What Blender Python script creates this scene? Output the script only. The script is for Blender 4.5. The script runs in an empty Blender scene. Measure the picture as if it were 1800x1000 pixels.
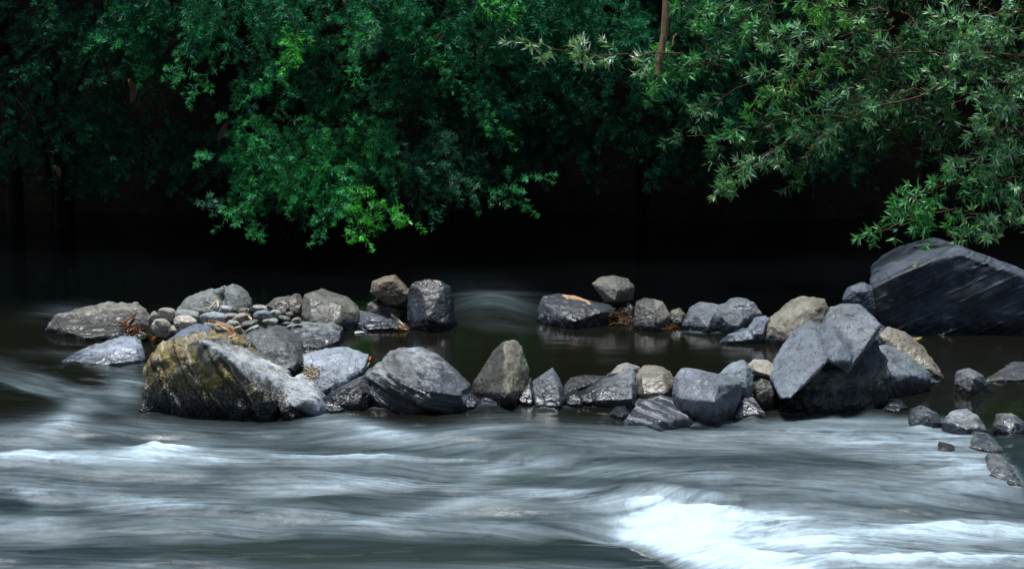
import bpy, bmesh, math, random
import numpy as np
from mathutils import Vector, Matrix
from mathutils.bvhtree import BVHTree

random.seed(7)
RNG = np.random.default_rng(11)
R = math.radians
scn = bpy.context.scene
COL = scn.collection

# ------------------------------------------------------------------ camera
FPX, CAMZ = 3359.0, 2.6
PITCH = math.atan(658.0 / FPX)
cam_d = bpy.data.cameras.new('camera')
cam_d.sensor_width = 36.0
cam_d.lens = 36.0 * FPX / 1800.0
cam_d.clip_start, cam_d.clip_end = 0.1, 400.0
cam = bpy.data.objects.new('camera', cam_d)
COL.objects.link(cam)
cam.location = (0, 0, CAMZ)
cam.rotation_euler = (math.pi / 2 - PITCH, 0, 0)
scn.camera = cam

# ------------------------------------------------------------------ sky and sun
SUN_TO = Vector((-0.16, 0.14, 1.0)).normalized()
world = bpy.data.worlds.new('World')
scn.world = world
world.use_nodes = True
wn = world.node_tree.nodes
sky = wn.new('ShaderNodeTexSky')
sky.sky_type = 'NISHITA'
sky.sun_disc = False
sky.sun_elevation = math.asin(SUN_TO.z)
sky.sun_rotation = math.atan2(SUN_TO.x, SUN_TO.y)
world.node_tree.links.new(sky.outputs[0], wn['Background'].inputs[0])
wn['Background'].inputs[1].default_value = 0.065
sun_d = bpy.data.lights.new('sun', 'SUN')
sun_d.energy = 3.6
sun_d.angle = R(12)
sun_d.color = (1.0, 0.985, 0.955)
sun = bpy.data.objects.new('sun', sun_d)
COL.objects.link(sun)
sun.rotation_euler = SUN_TO.to_track_quat('Z', 'Y').to_euler()
vs = scn.view_settings
vs.view_transform = 'Standard'
vs.look = 'None'
vs.exposure = 0.32
vs.gamma = 1.0
scn.render.engine = 'CYCLES'
scn.cycles.use_denoising = True
scn.cycles.max_bounces = 6

# ------------------------------------------------------------------ helpers
CP, SP = math.cos(PITCH), math.sin(PITCH)

def ray(px, py):
    a, b = (px - 900.0) / FPX, (500.0 - py) / FPX
    return np.array((a, CP + SP * b, -SP + CP * b))

def at(px, py, Y):
    d = ray(px, py)
    return np.array((0, 0, CAMZ)) + d * (Y / d[1])

def gp(px, py, z=0.0):
    d = ray(px, py)
    return np.array((0, 0, CAMZ)) + d * ((z - CAMZ) / d[2])

def topx(P):
    """world points (N,3) -> photo pixels"""
    x, y, z = P[:, 0], P[:, 1], P[:, 2] - CAMZ
    dep = y * CP - z * SP
    up = y * SP + z * CP
    return 900 + FPX * x / dep, 500 - FPX * up / dep

def _h(ix, iy, iz, seed):
    n = (ix.astype(np.int64) * 73856093) ^ (iy.astype(np.int64) * 19349663) ^ (iz.astype(np.int64) * 83492791) ^ (seed * 2654435761)
    n = (n ^ (n >> 13)) & 0x7fffffff
    n = (n * 1274126177) & 0x7fffffff
    n = n ^ (n >> 16)
    n = (n * 668265263) & 0x7fffffff
    return ((n >> 7) & 0xffff) / 32767.5 - 1.0

def vnoise(P, seed=0):
    f = np.floor(P)
    i = f.astype(np.int64)
    t = P - f
    t = t * t * t * (t * (t * 6 - 15) + 10)
    r = 0
    for a in (0, 1):
        wa = t[:, 0] if a else 1 - t[:, 0]
        for b in (0, 1):
            wb = t[:, 1] if b else 1 - t[:, 1]
            for c in (0, 1):
                wc = t[:, 2] if c else 1 - t[:, 2]
                r = r + wa * wb * wc * _h(i[:, 0] + a, i[:, 1] + b, i[:, 2] + c, seed)
    return r

def fbm(P, oct=4, seed=0, gain=0.5):
    r, a, s = 0, 1.0, 1.0
    for k in range(oct):
        r = r + a * vnoise(P * s + k * 17.3, seed + k)
        a *= gain
        s *= 2.03
    return r

def link(name, me, mat=None, parent=None):
    o = bpy.data.objects.new(name, me)
    COL.objects.link(o)
    if mat and me is not None:
        me.materials.append(mat)
    if parent:
        o.parent = parent
    return o

def tag(o, label=None, cat=None, group=None, kind=None):
    if label: o['label'] = label
    if cat: o['category'] = cat
    if group: o['group'] = group
    if kind: o['kind'] = kind
    return o

def mesh_np(name, V, F, smooth=True):
    """V (N,3), F (M,k) of one polygon size"""
    me = bpy.data.meshes.new(name)
    V = np.asarray(V, np.float32)
    F = np.asarray(F, np.int32)
    me.vertices.add(len(V))
    me.vertices.foreach_set('co', V.ravel())
    k = F.shape[1]
    me.loops.add(F.size)
    me.loops.foreach_set('vertex_index', F.ravel())
    me.polygons.add(len(F))
    me.polygons.foreach_set('loop_start', np.arange(0, F.size, k, dtype=np.int32))
    me.polygons.foreach_set('loop_total', np.full(len(F), k, np.int32))
    me.polygons.foreach_set('use_smooth', np.full(len(F), smooth))
    me.update(calc_edges=True)
    return me

# ------------------------------------------------------------------ node helper
class NT:
    def __init__(s, name):
        s.m = bpy.data.materials.new(name)
        s.m.use_nodes = True
        s.t = s.m.node_tree
        s.t.nodes.clear()
        s.out = s.n('ShaderNodeOutputMaterial')
    def n(s, typ, **kw):
        nd = s.t.nodes.new(typ)
        for k, v in kw.items():
            setattr(nd, k, v)
        return nd
    def set(s, sock, v):
        if isinstance(v, bpy.types.NodeSocket):
            s.t.links.new(v, sock)
        elif v is not None:
            sock.default_value = v
    def math(s, op, a, b=None, c=None, clamp=False):
        nd = s.n('ShaderNodeMath', operation=op, use_clamp=clamp)
        for i, v in enumerate((a, b, c)):
            if v is not None: s.set(nd.inputs[i], v)
        return nd.outputs[0]
    def vmath(s, op, a, b=None):
        nd = s.n('ShaderNodeVectorMath', operation=op)
        s.set(nd.inputs[0], a)
        if b is not None: s.set(nd.inputs[1], b)
        return nd.outputs[0]
    def noise(s, vec, scale, detail=4, rough=0.5, dist=0.0):
        nd = s.n('ShaderNodeTexNoise')
        s.set(nd.inputs['Vector'], vec)
        nd.inputs['Scale'].default_value = scale
        nd.inputs['Detail'].default_value = detail
        nd.inputs['Roughness'].default_value = rough
        nd.inputs['Distortion'].default_value = dist
        return nd.outputs[0]
    def mr(s, v, a, b, c=0.0, d=1.0):
        nd = s.n('ShaderNodeMapRange')
        nd.clamp = True
        s.set(nd.inputs[0], v)
        for i, q in enumerate((a, b, c, d)): s.set(nd.inputs[i + 1], q)
        return nd.outputs[0]
    def mix(s, f, a, b, mode='MIX'):
        nd = s.n('ShaderNodeMix', data_type='RGBA', blend_type=mode)
        s.set(nd.inputs[0], f)
        for i, v in ((6, a), (7, b)):
            if isinstance(v, tuple) and len(v) == 3: v = v + (1,)
            s.set(nd.inputs[i], v)
        return nd.outputs[2]
    def scale(s, col, f):
        nd = s.n('ShaderNodeVectorMath', operation='SCALE')
        s.set(nd.inputs[0], col)
        s.set(nd.inputs['Scale'], f)
        return nd.outputs[0]
    def bump(s, h, dist, strength=1.0, normal=None):
        nd = s.n('ShaderNodeBump')
        nd.inputs['Strength'].default_value = strength
        nd.inputs['Distance'].default_value = dist
        s.set(nd.inputs['Height'], h)
        if normal is not None: s.set(nd.inputs['Normal'], normal)
        return nd.outputs[0]
    def bsdf(s, col, rough=0.6, normal=None, spec=0.5, **kw):
        p = s.n('ShaderNodeBsdfPrincipled')
        if isinstance(col, tuple) and len(col) == 3: col = col + (1,)
        s.set(p.inputs['Base Color'], col)
        s.set(p.inputs['Roughness'], rough)
        s.set(p.inputs['Specular IOR Level'], spec)
        if normal is not None: s.set(p.inputs['Normal'], normal)
        s.t.links.new(p.outputs[0], s.out.inputs[0])
        return p

def rock_mat(kind):
    t = NT('stone_' + kind)
    P = t.n('ShaderNodeNewGeometry').outputs['Position']
    oi = t.n('ShaderNodeObjectInfo')
    base, wl, rnd = oi.outputs['Color'], oi.outputs['Alpha'], oi.outputs['Random']
    off = t.n('ShaderNodeCombineXYZ')
    t.set(off.inputs[0], t.math('MULTIPLY', rnd, 37.0))
    t.set(off.inputs[1], t.math('MULTIPLY', rnd, 91.0))
    PP = t.vmath('ADD', P, off.outputs[0])
    n1 = t.noise(PP, 3.2, 5, 0.55)
    n2 = t.noise(PP, 15, 8, 0.68, 0.3)
    n3 = t.noise(PP, 85, 4, 0.6)
    sep = t.n('ShaderNodeSeparateXYZ'); t.set(sep.inputs[0], P)
    x, y, z = sep.outputs
    col = t.scale(base, t.mr(n1, 0.3, 0.7, 0.62, 1.3))
    col = t.scale(col, t.mr(n2, 0.3, 0.72, 0.66, 1.35))
    col = t.scale(col, t.mr(n3, 0.3, 0.7, 0.8, 1.18))
    warm = t.noise(PP, 5.5, 5, 0.6, 0.6)
    col = t.mix(t.mr(warm, 0.5, 0.75, 0, 0.75), col, t.vmath('MULTIPLY', col, (1.07, 1.02, 0.80)))
    # pale mineral blotches
    blot = t.noise(PP, 9, 6, 0.7, 1.0)
    col = t.mix(t.mr(blot, 0.58, 0.7, 0, 0.45), col, t.vmath('MULTIPLY', col, (1.55, 1.6, 1.6)))
    # pits
    vo = t.n('ShaderNodeTexVoronoi'); t.set(vo.inputs['Vector'], PP); vo.inputs['Scale'].default_value = 42
    pitn = t.noise(PP, 7, 3, 0.5)
    pit = t.math('MULTIPLY', t.mr(vo.outputs['Distance'], 0.12, 0.24, 1, 0), t.mr(pitn, 0.47, 0.6, 0, 1))
    k_pit = 0.9 if kind == 'pocked' else 0.45
    col = t.scale(col, t.math('SUBTRACT', 1.0, t.math('MULTIPLY', pit, k_pit)))
    # hairline cracks
    vc = t.n('ShaderNodeTexVoronoi', feature='DISTANCE_TO_EDGE'); vc.inputs['Scale'].default_value = 6.5
    t.set(vc.inputs['Vector'], t.vmath('ADD', PP, t.scale(t.n('ShaderNodeTexNoise').outputs['Color'], 0.0)))
    nd = t.n('ShaderNodeTexNoise'); t.set(nd.inputs['Vector'], PP); nd.inputs['Scale'].default_value = 6; nd.inputs['Detail'].default_value = 5
    t.set(vc.inputs['Vector'], t.vmath('ADD', PP, t.scale(nd.outputs['Color'], 0.35)))
    crack = t.math('MULTIPLY', t.mr(vc.outputs['Distance'], 0.0, 0.016, 1, 0), t.mr(pitn, 0.45, 0.6, 1, 0))
    col = t.scale(col, t.math('SUBTRACT', 1.0, t.math('MULTIPLY', crack, 0.6)))
    h = t.math('ADD', t.math('MULTIPLY', n2, 0.7), t.math('MULTIPLY', n3, 0.28))
    h = t.math('SUBTRACT', h, t.math('ADD', t.math('MULTIPLY', pit, 0.35), t.math('MULTIPLY', crack, 0.4)))
    if kind == 'lichen':
        ln = t.noise(PP, 6.5, 7, 0.7, 0.8)
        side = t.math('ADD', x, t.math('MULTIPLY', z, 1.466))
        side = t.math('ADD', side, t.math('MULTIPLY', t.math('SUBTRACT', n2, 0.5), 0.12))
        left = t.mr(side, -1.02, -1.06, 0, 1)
        col = t.mix(t.math('MULTIPLY', left, 0.9), col, t.vmath('MULTIPLY', col, (0.23, 0.22, 0.20)))  # left face: algae tone and its shade, both darkened into the colour
        lm = t.math('MULTIPLY', t.mr(ln, 0.35, 0.54, 0, 0.95), t.math('MULTIPLY', t.mr(z, 0.08, 0.18), t.mr(z, 0.42, 0.30, 0.25, 1.0)))
        lm = t.math('MULTIPLY', lm, t.mr(side, -1.06, -1.14, 0, 1))
        och = t.mix(t.mr(n2, 0.35, 0.65), (0.13, 0.095, 0.02), (0.50, 0.39, 0.11))
        col = t.mix(lm, col, och)
        u = t.math('ADD', t.math('MULTIPLY', x, 0.85), t.math('MULTIPLY', z, 0.53))
        u = t.math('ADD', u, t.math('MULTIPLY', n1, 0.10))
        u = t.math('ADD', u, t.math('MULTIPLY', n2, 0.03))
        fr = t.math('ABSOLUTE', t.math('SUBTRACT', t.math('FRACT', t.math('MULTIPLY', u, 6.2)), 0.5))
        vein = t.math('MULTIPLY', t.mr(fr, 0.02, 0.07, 1, 0), left)
        vein = t.math('MULTIPLY', vein, t.mr(t.noise(PP, 11, 4), 0.38, 0.52))
        col = t.mix(t.math('MULTIPLY', vein, 0.9), col, (0.52, 0.48, 0.42))
        rift = t.math('MULTIPLY', t.mr(t.math('ABSOLUTE', t.math('SUBTRACT', t.math('FRACT', t.math('ADD', t.math('MULTIPLY', u, 6.2), 0.33)), 0.5)), 0.015, 0.06, 1, 0), left)
        gr = t.n('ShaderNodeTexVoronoi', feature='DISTANCE_TO_EDGE'); t.set(gr.inputs['Vector'], PP); gr.inputs['Scale'].default_value = 38
        grit = t.math('MULTIPLY', t.math('MULTIPLY', t.mr(gr.outputs['Distance'], 0.0, 0.12, 1, 0), left), t.mr(z, 0.30, 0.12))
        dark = t.math('ADD', t.math('MULTIPLY', rift, 0.6), t.math('MULTIPLY', grit, 0.55), clamp=True)
        col = t.scale(col, t.math('SUBTRACT', 1.0, dark))
        h = t.math('ADD', h, t.math('SUBTRACT', t.math('MULTIPLY', vein, 0.5), dark))
    if kind in ('strata', 'banded', 'striped'):
        a, f, w = {'strata': ((0.42, -0.19, -0.91), 15, 0.014), 'banded': ((0.36, 0.0, 0.93), 13, 0.05), 'striped': ((0.45, 0.3, 0.85), 30, 0.10)}[kind]
        dp = t.n('ShaderNodeVectorMath', operation='DOT_PRODUCT'); t.set(dp.inputs[0], P); dp.inputs[1].default_value = a
        u = t.math('ADD', dp.outputs['Value'], t.math('MULTIPLY', n1, w))
        u = t.math('ADD', u, t.math('MULTIPLY', n2, w * 0.3))
        cx = t.n('ShaderNodeCombineXYZ'); t.set(cx.inputs[0], t.math('MULTIPLY', u, f)); t.set(cx.inputs[1], t.math('MULTIPLY', x, 1.2))
        st = t.noise(cx.outputs[0], 1.0, 5, 0.6)
        if kind == 'striped':
            fr = t.mr(st, 0.5, 0.6)
            col = t.mix(t.math('MULTIPLY', fr, 0.8), col, (0.55, 0.58, 0.62))
            h = t.math('ADD', h, t.math('MULTIPLY', fr, 0.6))
        elif kind == 'strata':
            v = t.math('ADD', t.math('MULTIPLY', u, 13.0), t.math('MULTIPLY', n1, 0.3))
            fr = t.math('FRACT', v)
            brk = t.mr(t.noise(t.vmath('MULTIPLY', PP, (1.6, 1.6, 1.6)), 1.7, 5, 0.6), 0.40, 0.56)
            brk = t.math('MULTIPLY', brk, t.mr(st, 0.40, 0.55, 0.35, 1.0))
            line = t.math('MULTIPLY', t.mr(fr, 0.02, 0.16, 1, 0), brk)
            lip = t.math('MULTIPLY', t.math('MULTIPLY', t.mr(fr, 0.16, 0.24, 0, 1), t.mr(fr, 0.45, 0.24, 0, 1)), brk)
            col = t.scale(col, t.math('ADD', t.math('SUBTRACT', 1.0, t.math('MULTIPLY', line, 0.75)), t.math('MULTIPLY', lip, 0.5)))
            h = t.math('ADD', t.math('MULTIPLY', h, 0.8), t.math('MULTIPLY', t.math('SUBTRACT', lip, line), 0.9))
        else:
            g = t.mr(st, 0.38, 0.62)
            col = t.scale(col, t.mr(st, 0.38, 0.6, 0.38 if kind == 'banded' else 0.6, 1.3))
            h = t.math('ADD', h, t.math('MULTIPLY', g, 1.8))
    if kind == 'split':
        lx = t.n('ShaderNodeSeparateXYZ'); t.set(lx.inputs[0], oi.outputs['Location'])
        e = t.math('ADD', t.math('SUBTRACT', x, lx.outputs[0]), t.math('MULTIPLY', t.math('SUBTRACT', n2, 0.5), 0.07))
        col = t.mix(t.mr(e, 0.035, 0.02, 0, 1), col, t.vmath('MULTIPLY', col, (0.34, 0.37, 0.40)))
    # wet skin above the waterline
    wz = t.math('SUBTRACT', t.math('ADD', z, t.math('MULTIPLY', t.math('SUBTRACT', n2, 0.5), 0.16)), wl)
    wet = t.mr(wz, -0.025, 0.02, 1, 0)
    col = t.mix(wet, col, t.vmath('MULTIPLY', col, (0.30, 0.32, 0.36)))
    lum = t.n('ShaderNodeSeparateColor'); t.set(lum.inputs[0], base)
    rough = t.math('ADD', t.mr(n2, 0.3, 0.7, -0.08, 0.10), t.mr(lum.outputs[1], 0.05, 0.2, 0.44, 0.64) if kind != 'striped' else 0.16)
    rough = t.math('SUBTRACT', rough, t.math('MULTIPLY', wet, 0.3), clamp=True)
    b = t.bump(h, {'strata': 0.016, 'lichen': 0.02}.get(kind, 0.011), 0.85)
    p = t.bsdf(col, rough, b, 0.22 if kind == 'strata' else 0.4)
    damp = t.mr(t.noise(PP, 4.3, 4, 0.6), 0.46, 0.6, 0, 1)
    damp = t.math('MULTIPLY', damp, t.mr(wz, 0.22, 0.0, 0.25, 1.0))
    if kind == 'striped': damp = t.math('ADD', damp, 0.8, clamp=True)
    if kind != 'strata':
        t.set(p.inputs['Coat Weight'], t.math('MULTIPLY', damp, 0.8))
        p.inputs['Coat Roughness'].default_value = 0.22
        t.set(p.inputs['Coat Normal'], t.bump(h, 0.011, 0.7))
    return t.m

MAT = {k: rock_mat(k) for k in ('plain', 'pocked', 'lichen', 'strata', 'banded', 'striped', 'split')}

def leaf_mat(name, rough, transl=0.25, spec=0.5):
    t = NT(name)
    at_ = t.n('ShaderNodeAttribute'); at_.attribute_name = 'tint'
    P = t.n('ShaderNodeNewGeometry').outputs['Position']
    n = t.noise(P, 60, 2)
    col = t.scale(at_.outputs['Color'], t.mr(n, 0.3, 0.7, 0.75, 1.2))
    p = t.bsdf(col, rough, None, spec)
    tr = t.n('ShaderNodeBsdfTranslucent')
    t.set(tr.inputs[0], t.vmath('MULTIPLY', col, (1.2, 1.4, 0.5)))
    mx = t.n('ShaderNodeMixShader'); mx.inputs[0].default_value = transl
    t.t.links.new(p.outputs[0], mx.inputs[1]); t.t.links.new(tr.outputs[0], mx.inputs[2])
    t.t.links.new(mx.outputs[0], t.out.inputs[0])
    return t.m

def bark_mat(name, c1, c2, scale=30):
    t = NT(name)
    P = t.n('ShaderNodeNewGeometry').outputs['Position']
    S = t.vmath('MULTIPLY', P, (1, 1, 0.2))
    n = t.noise(S, scale, 6, 0.65, 0.5)
    t.bsdf(t.mix(t.mr(n, 0.3, 0.7), c1, c2), 0.8, t.bump(n, 0.008), 0.2)
    return t.m

M_LEAF_FINE = leaf_mat('fine_leaf', 0.5, 0.22, 0.35)
M_LEAF_BROAD = leaf_mat('broad_leaf', 0.38, 0.2, 0.35)
M_LEAF_DARK = leaf_mat('canopy_leaf', 0.6, 0.1)
M_BARK = bark_mat('dark_bark', (0.006, 0.005, 0.004), (0.026, 0.021, 0.017))
M_TWIG = bark_mat('red_twig', (0.06, 0.035, 0.018), (0.20, 0.13, 0.07), 60)
M_STEM = bark_mat('brown_stem', (0.10, 0.06, 0.03), (0.42, 0.29, 0.17), 45)
M_DRY = bark_mat('dry_leaf', (0.45, 0.25, 0.12), (0.80, 0.55, 0.36), 40)
M_PALE = bark_mat('bleached_leaf', (0.38, 0.32, 0.22), (0.70, 0.62, 0.48), 40)
M_RUST = bark_mat('rust_leaf', (0.09, 0.032, 0.01), (0.28, 0.10, 0.035), 40)
M_YEL = bark_mat('yellow_leaf', (0.30, 0.20, 0.05), (0.55, 0.42, 0.14), 40)
M_GRN = bark_mat('green_leaf', (0.20, 0.36, 0.18), (0.38, 0.55, 0.32), 40)
M_RED = bark_mat('red_leaf', (0.40, 0.05, 0.02), (0.62, 0.12, 0.06), 40)
M_DIM = bark_mat('shaded_bark', (0.10, 0.06, 0.035), (0.22, 0.14, 0.09), 40)

# ------------------------------------------------------------------ ground: one sheet
def axis(lo, hi, step, far, grow=1.25):
    a = list(np.arange(lo, hi, step))
    s, v = step, hi
    while v < far[1]:
        a.append(v); s *= grow; v += s
    a.append(far[1])
    s, v, b = step, lo - step, []
    while v > far[0]:
        b.append(v); s *= grow; v -= s
    b.append(far[0])
    return np.array(b[::-1] + a)

def sheet(name, xs, ys, zf):
    X, Y = np.meshgrid(xs, ys)
    V = np.stack((X.ravel(), Y.ravel(), np.zeros(X.size)), 1)
    V[:, 2] = zf(V)
    nx, ny = len(xs), len(ys)
    i = (np.arange(ny - 1)[:, None] * nx + np.arange(nx - 1)[None, :]).ravel()
    F = np.stack((i, i + 1, i + nx + 1, i + nx), 1)
    return V, mesh_np(name, V, F)

def smooth(a, b, v):
    t = np.clip((v - a) / (b - a), 0, 1)
    return t * t * (3 - 2 * t)

BARC = gp(395, 582, 0.08)
def ground_z(V):
    x, y = V[:, 0], V[:, 1]
    z = -0.55 + 0.12 * fbm(V * 1.3, 3, 3)
    wob = 0.35 * fbm(np.stack((x * 0.5, y * 0 + 3.3, y * 0), 1), 3, 9)
    yy = y + wob
    z = z + smooth(15.6, 17.0, yy) * 1.0 + smooth(16.2, 24, yy) * 4.0 + smooth(22, 60, yy) * 9.0
    z = z + smooth(5.6, 3.0, y) * 1.3 + smooth(0.0, -9, y) * 9.0 + smooth(-8, -30, y) * 8.0  # steep rise behind the camera is added to block low front sky
    # gravel bar between the two rows of stones
    d = ((x - BARC[0]) / 0.52) ** 2 + ((y - BARC[1]) / 0.55) ** 2
    z = np.maximum(z, 0.10 - 0.16 * d + 0.015 * fbm(V * 14, 3, 5))
    z = z + 0.05 * fbm(V * 4.0, 4, 21) * smooth(15.5, 16.5, yy)
    return z

def soil_mat():
    t = NT('dark_soil')
    P = t.n('ShaderNodeNewGeometry').outputs['Position']
    n1 = t.noise(P, 1.5, 5); n2 = t.noise(P, 18, 7, 0.7); n3 = t.noise(P, 90, 4, 0.7)
    col = t.mix(t.mr(n2, 0.35, 0.65), (0.006, 0.0055, 0.0045), (0.024, 0.019, 0.013))
    col = t.mix(t.mr(n1, 0.45, 0.65, 0, 0.6), col, (0.008, 0.012, 0.006))
    col = t.mix(t.mr(n3, 0.62, 0.72, 0, 0.5), col, (0.05, 0.034, 0.02))
    # pale silt and fine gravel on the bar
    sep = t.n('ShaderNodeSeparateXYZ'); t.set(sep.inputs[0], P)
    bar = t.math('MULTIPLY', t.mr(sep.outputs[2], -0.05, 0.05), t.mr(sep.outputs[1], 14.5, 14.0))
    col = t.mix(bar, col, t.mix(t.mr(n3, 0.35, 0.65), (0.05, 0.042, 0.034), (0.26, 0.23, 0.19)))
    t.bsdf(col, 0.95, t.bump(t.math('ADD', n2, t.math('MULTIPLY', n3, 0.4)), 0.03), 0.08)
    return t.m

gx = axis(-4.0, 4.0, 0.05, (-60, 60))
gy = axis(4.0, 17.5, 0.05, (-40, 70))
GV, gme = sheet('ground', gx, gy, ground_z)
ground = tag(link('ground', gme, soil_mat()), kind='structure')

# ------------------------------------------------------------------ river
# strength of white water: (px, py, rx, ry, rot, amount) in the photo, dropped on the water plane
FOAM = [
 (60, 765, 90, 26, -14, .34), (120, 735, 40, 18, -30, .35), (150, 815, 220, 15, 0, .50), (60, 820, 90, 14, 0, .25), (285, 795, 58, 17, -12, .55), (350, 805, 90, 14, 10, .3),
 (430, 838, 160, 16, 4, .16), (150, 868, 130, 26, 0, .14), (55, 880, 40, 22, 15, .28), (300, 896, 160, 14, 4, .36), (60, 925, 70, 10, 5, .30),
 (640, 752, 75, 12, 10, .46), (850, 752, 75, 16, -6, .40), (560, 738, 40, 10, 0, .2), (640, 803, 260, 4, 2, .30), (430, 790, 150, 6, 5, .2), (700, 862, 230, 9, 0, .22),
 (845, 850, 50, 18, -22, .34), (830, 895, 150, 14, -8, .28), (1010, 876, 120, 13, 6, .32), (740, 905, 110, 10, -12, .26), (630, 925, 110, 9, 8, .30), (1000, 920, 160, 14, 0, .14),
 (1130, 920, 55, 40, -30, .55), (1190, 938, 80, 42, 8, 1.0), (1250, 900, 120, 11, 2, .6), (1290, 988, 150, 16, 16, 1.1), (1220, 965, 90, 30, 20, .9), (1180, 925, 60, 26, 0, .5), (1330, 930, 130, 26, 4, .4), (1450, 916, 230, 15, 2, .50), (1380, 935, 120, 30, 6, .22),
 (1640, 925, 220, 18, 1, .30), (1700, 985, 180, 18, 0, .5), (1500, 992, 160, 16, 0, .5), (1420, 955, 90, 16, -6, .28), (1720, 916, 120, 14, 0, .2), (1560, 950, 160, 12, 0, .22),
 (1500, 772, 190, 20, 4, .22), (1440, 742, 130, 10, 0, .22), (1660, 760, 70, 22, 10, .30), (1690, 820, 90, 30, 12, .25), (1650, 860, 160, 18, 0, .20), (1300, 835, 220, 12, 4, .14),
 (1150, 770, 120, 8, 3, .14), (960, 800, 180, 14, 2, .10), (1300, 870, 200, 12, 0, .1), (520, 850, 160, 14, 4, .1),
 (110, 680, 130, 12, 16, .10), (60, 655, 60, 10, 18, .05), (222, 676, 30, 32, 14, .30), (180, 650, 60, 8, 20, .12), (120, 700, 120, 7, 16, .14), (60, 690, 90, 6, 18, .10), (110, 548, 55, 14, -6, .05), (100, 620, 70, 6, 2, .04), (866, 540, 75, 30, 8, .10), (1730, 595, 110, 3.5, 0, 1.2), (1235, 583, 28, 2, 0, .35),
 (300, 772, 130, 9, 5, -.20), (35, 893, 55, 10, 2, -.42), (600, 880, 130, 12, -3, -.20), (820, 975, 400, 20, 0, -.40), (1060, 965, 110, 16, 10, -.42), (330, 955, 230, 20, 3, -.20), (1140, 985, 70, 16, 18, -.5),
 (1230, 752, 130, 6, 3, -.26), (1400, 795, 110, 9, 9, -.24), (80, 985, 140, 18, -4, -.22), (560, 965, 160, 20, 2, -.24), (430, 765, 120, 8, 8, -.12), (660, 785, 120, 6, 2, -.15), (850, 800, 60, 10, 4, -.1),
]
# froth collecting round the feet of the front stones
FOAM += [(cx, wl, w, 3.0, 0, .20) for cx, wl, w in ((180,642,60),(400,724,110),(720,719,90),(870,713,40),(966,716,30),(1070,711,50),(1150,704,35),(1165,748,62),(1255,743,48),(1310,739,30),(1460,722,80),(1625,750,30),(1706,694,24),(1775,768,24))]
def gsum(px, py, lst):
    r = np.zeros(len(px))
    for cx, cy, rx, ry, rot, a in lst:
        c, s = math.cos(R(rot)), math.sin(R(rot))
        dx, dy = px - cx, py - cy
        u, v = (dx * c + dy * s) / rx, (-dx * s + dy * c) / ry
        if a > 0 and cx < 1060 and 730 < cy < 940 and abs(ry - 3) > .01: ry, a = ry * 1.5, a * .78
        r += (1.05 if a > 0 else .7) * a * np.exp(-(u * u + v * v))
    return r

def river_fields(V):
    px, py = topx(np.stack((V[:, 0], V[:, 1], np.zeros(len(V))), 1))
    f = 0.18 * smooth(0, 40, py - 722 - 14 * vnoise(np.stack((V[:, 0] * 2.1, V[:, 1] * 0, V[:, 1] * 0), 1), 5)) * (1 + 0.3 * vnoise(np.stack((V[:, 0] * 1.3, V[:, 1] * 3.1, V[:, 1] * 0), 1), 6)) + gsum(px, py, FOAM)
    xyz = np.stack((V[:, 0], V[:, 1], V[:, 1] * 0), 1)
    f = np.where(f > 0, f, f) * np.clip(1 + 0.55 * fbm(xyz * (1.6, 4.5, 0), 4, 81), .25, 1.8)
    # brown still water to the right of the stony edge
    edge = 1695 + (py - 715) * 0.72
    f = f * (1 - smooth(-8, 14, px - edge) * smooth(885, 862, py))
    # still brown shallows under the slabs on the right
    f = f * (1 - smooth(1545, 1575, px) * smooth(742, 725, py) * (1 - smooth(580, 600, py) * 0) * (py > 602))
    return px, py, np.clip(f, 0, 1.3)

def water_z(V):
    px, py, f = river_fields(V)
    rap = smooth(705, 775, py)
    x, y = V[:, 0], V[:, 1]
    o = np.zeros_like(x)
    z = rap * (0.026 * fbm(np.stack((x * 1.0 + y * .9, y * 2.3 - x * .35, o), 1), 3, 31) + 0.010 * fbm(np.stack((x * 2.2 + y * .4, y * 9, o), 1), 3, 37))
    z += 0.034 * np.clip(f - 0.2, 0, 1)
    z += 0.012 * np.clip(f, 0, 1) * fbm(np.stack((x * 9, y * 11, o), 1), 3, 41) * smooth(0.3, 0.7, f)
    # smooth tongue before the white hole
    z += 0.03 * np.exp(-(((px - 800) / 420) ** 2 + ((py - 985) / 40) ** 2))
    z += -0.06 * np.exp(-(((px - 1120) / 90) ** 2 + ((py - 935) / 14) ** 2))
    # hump of water over a sunken stone, back row gap
    z += 0.11 * np.exp(-(((px - 862) / 64) ** 2 + ((py - 550) / 24) ** 2))
    foot = gsum(px, py, [(q[0], q[1] + 1, q[2] * 1.1, 7.0, 0, 1.0) for q in FOAM[-14:]])
    z += np.clip(foot, 0, 1) * (0.010 + 0.022 * fbm(np.stack((x * 7, y * 5, o), 1), 3, 91))
    # left-hand current
    lc = smooth(330, 200, px) * smooth(600, 640, py) * smooth(740, 700, py)
    z += lc * 0.03 * fbm(np.stack((x * 1.6 + y, y * 3.5, o), 1), 3, 51)
    z += (0.0008 + 0.002 * rap) * fbm(np.stack((x * 3, y * 7, o), 1), 2, 61)
    return z

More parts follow.
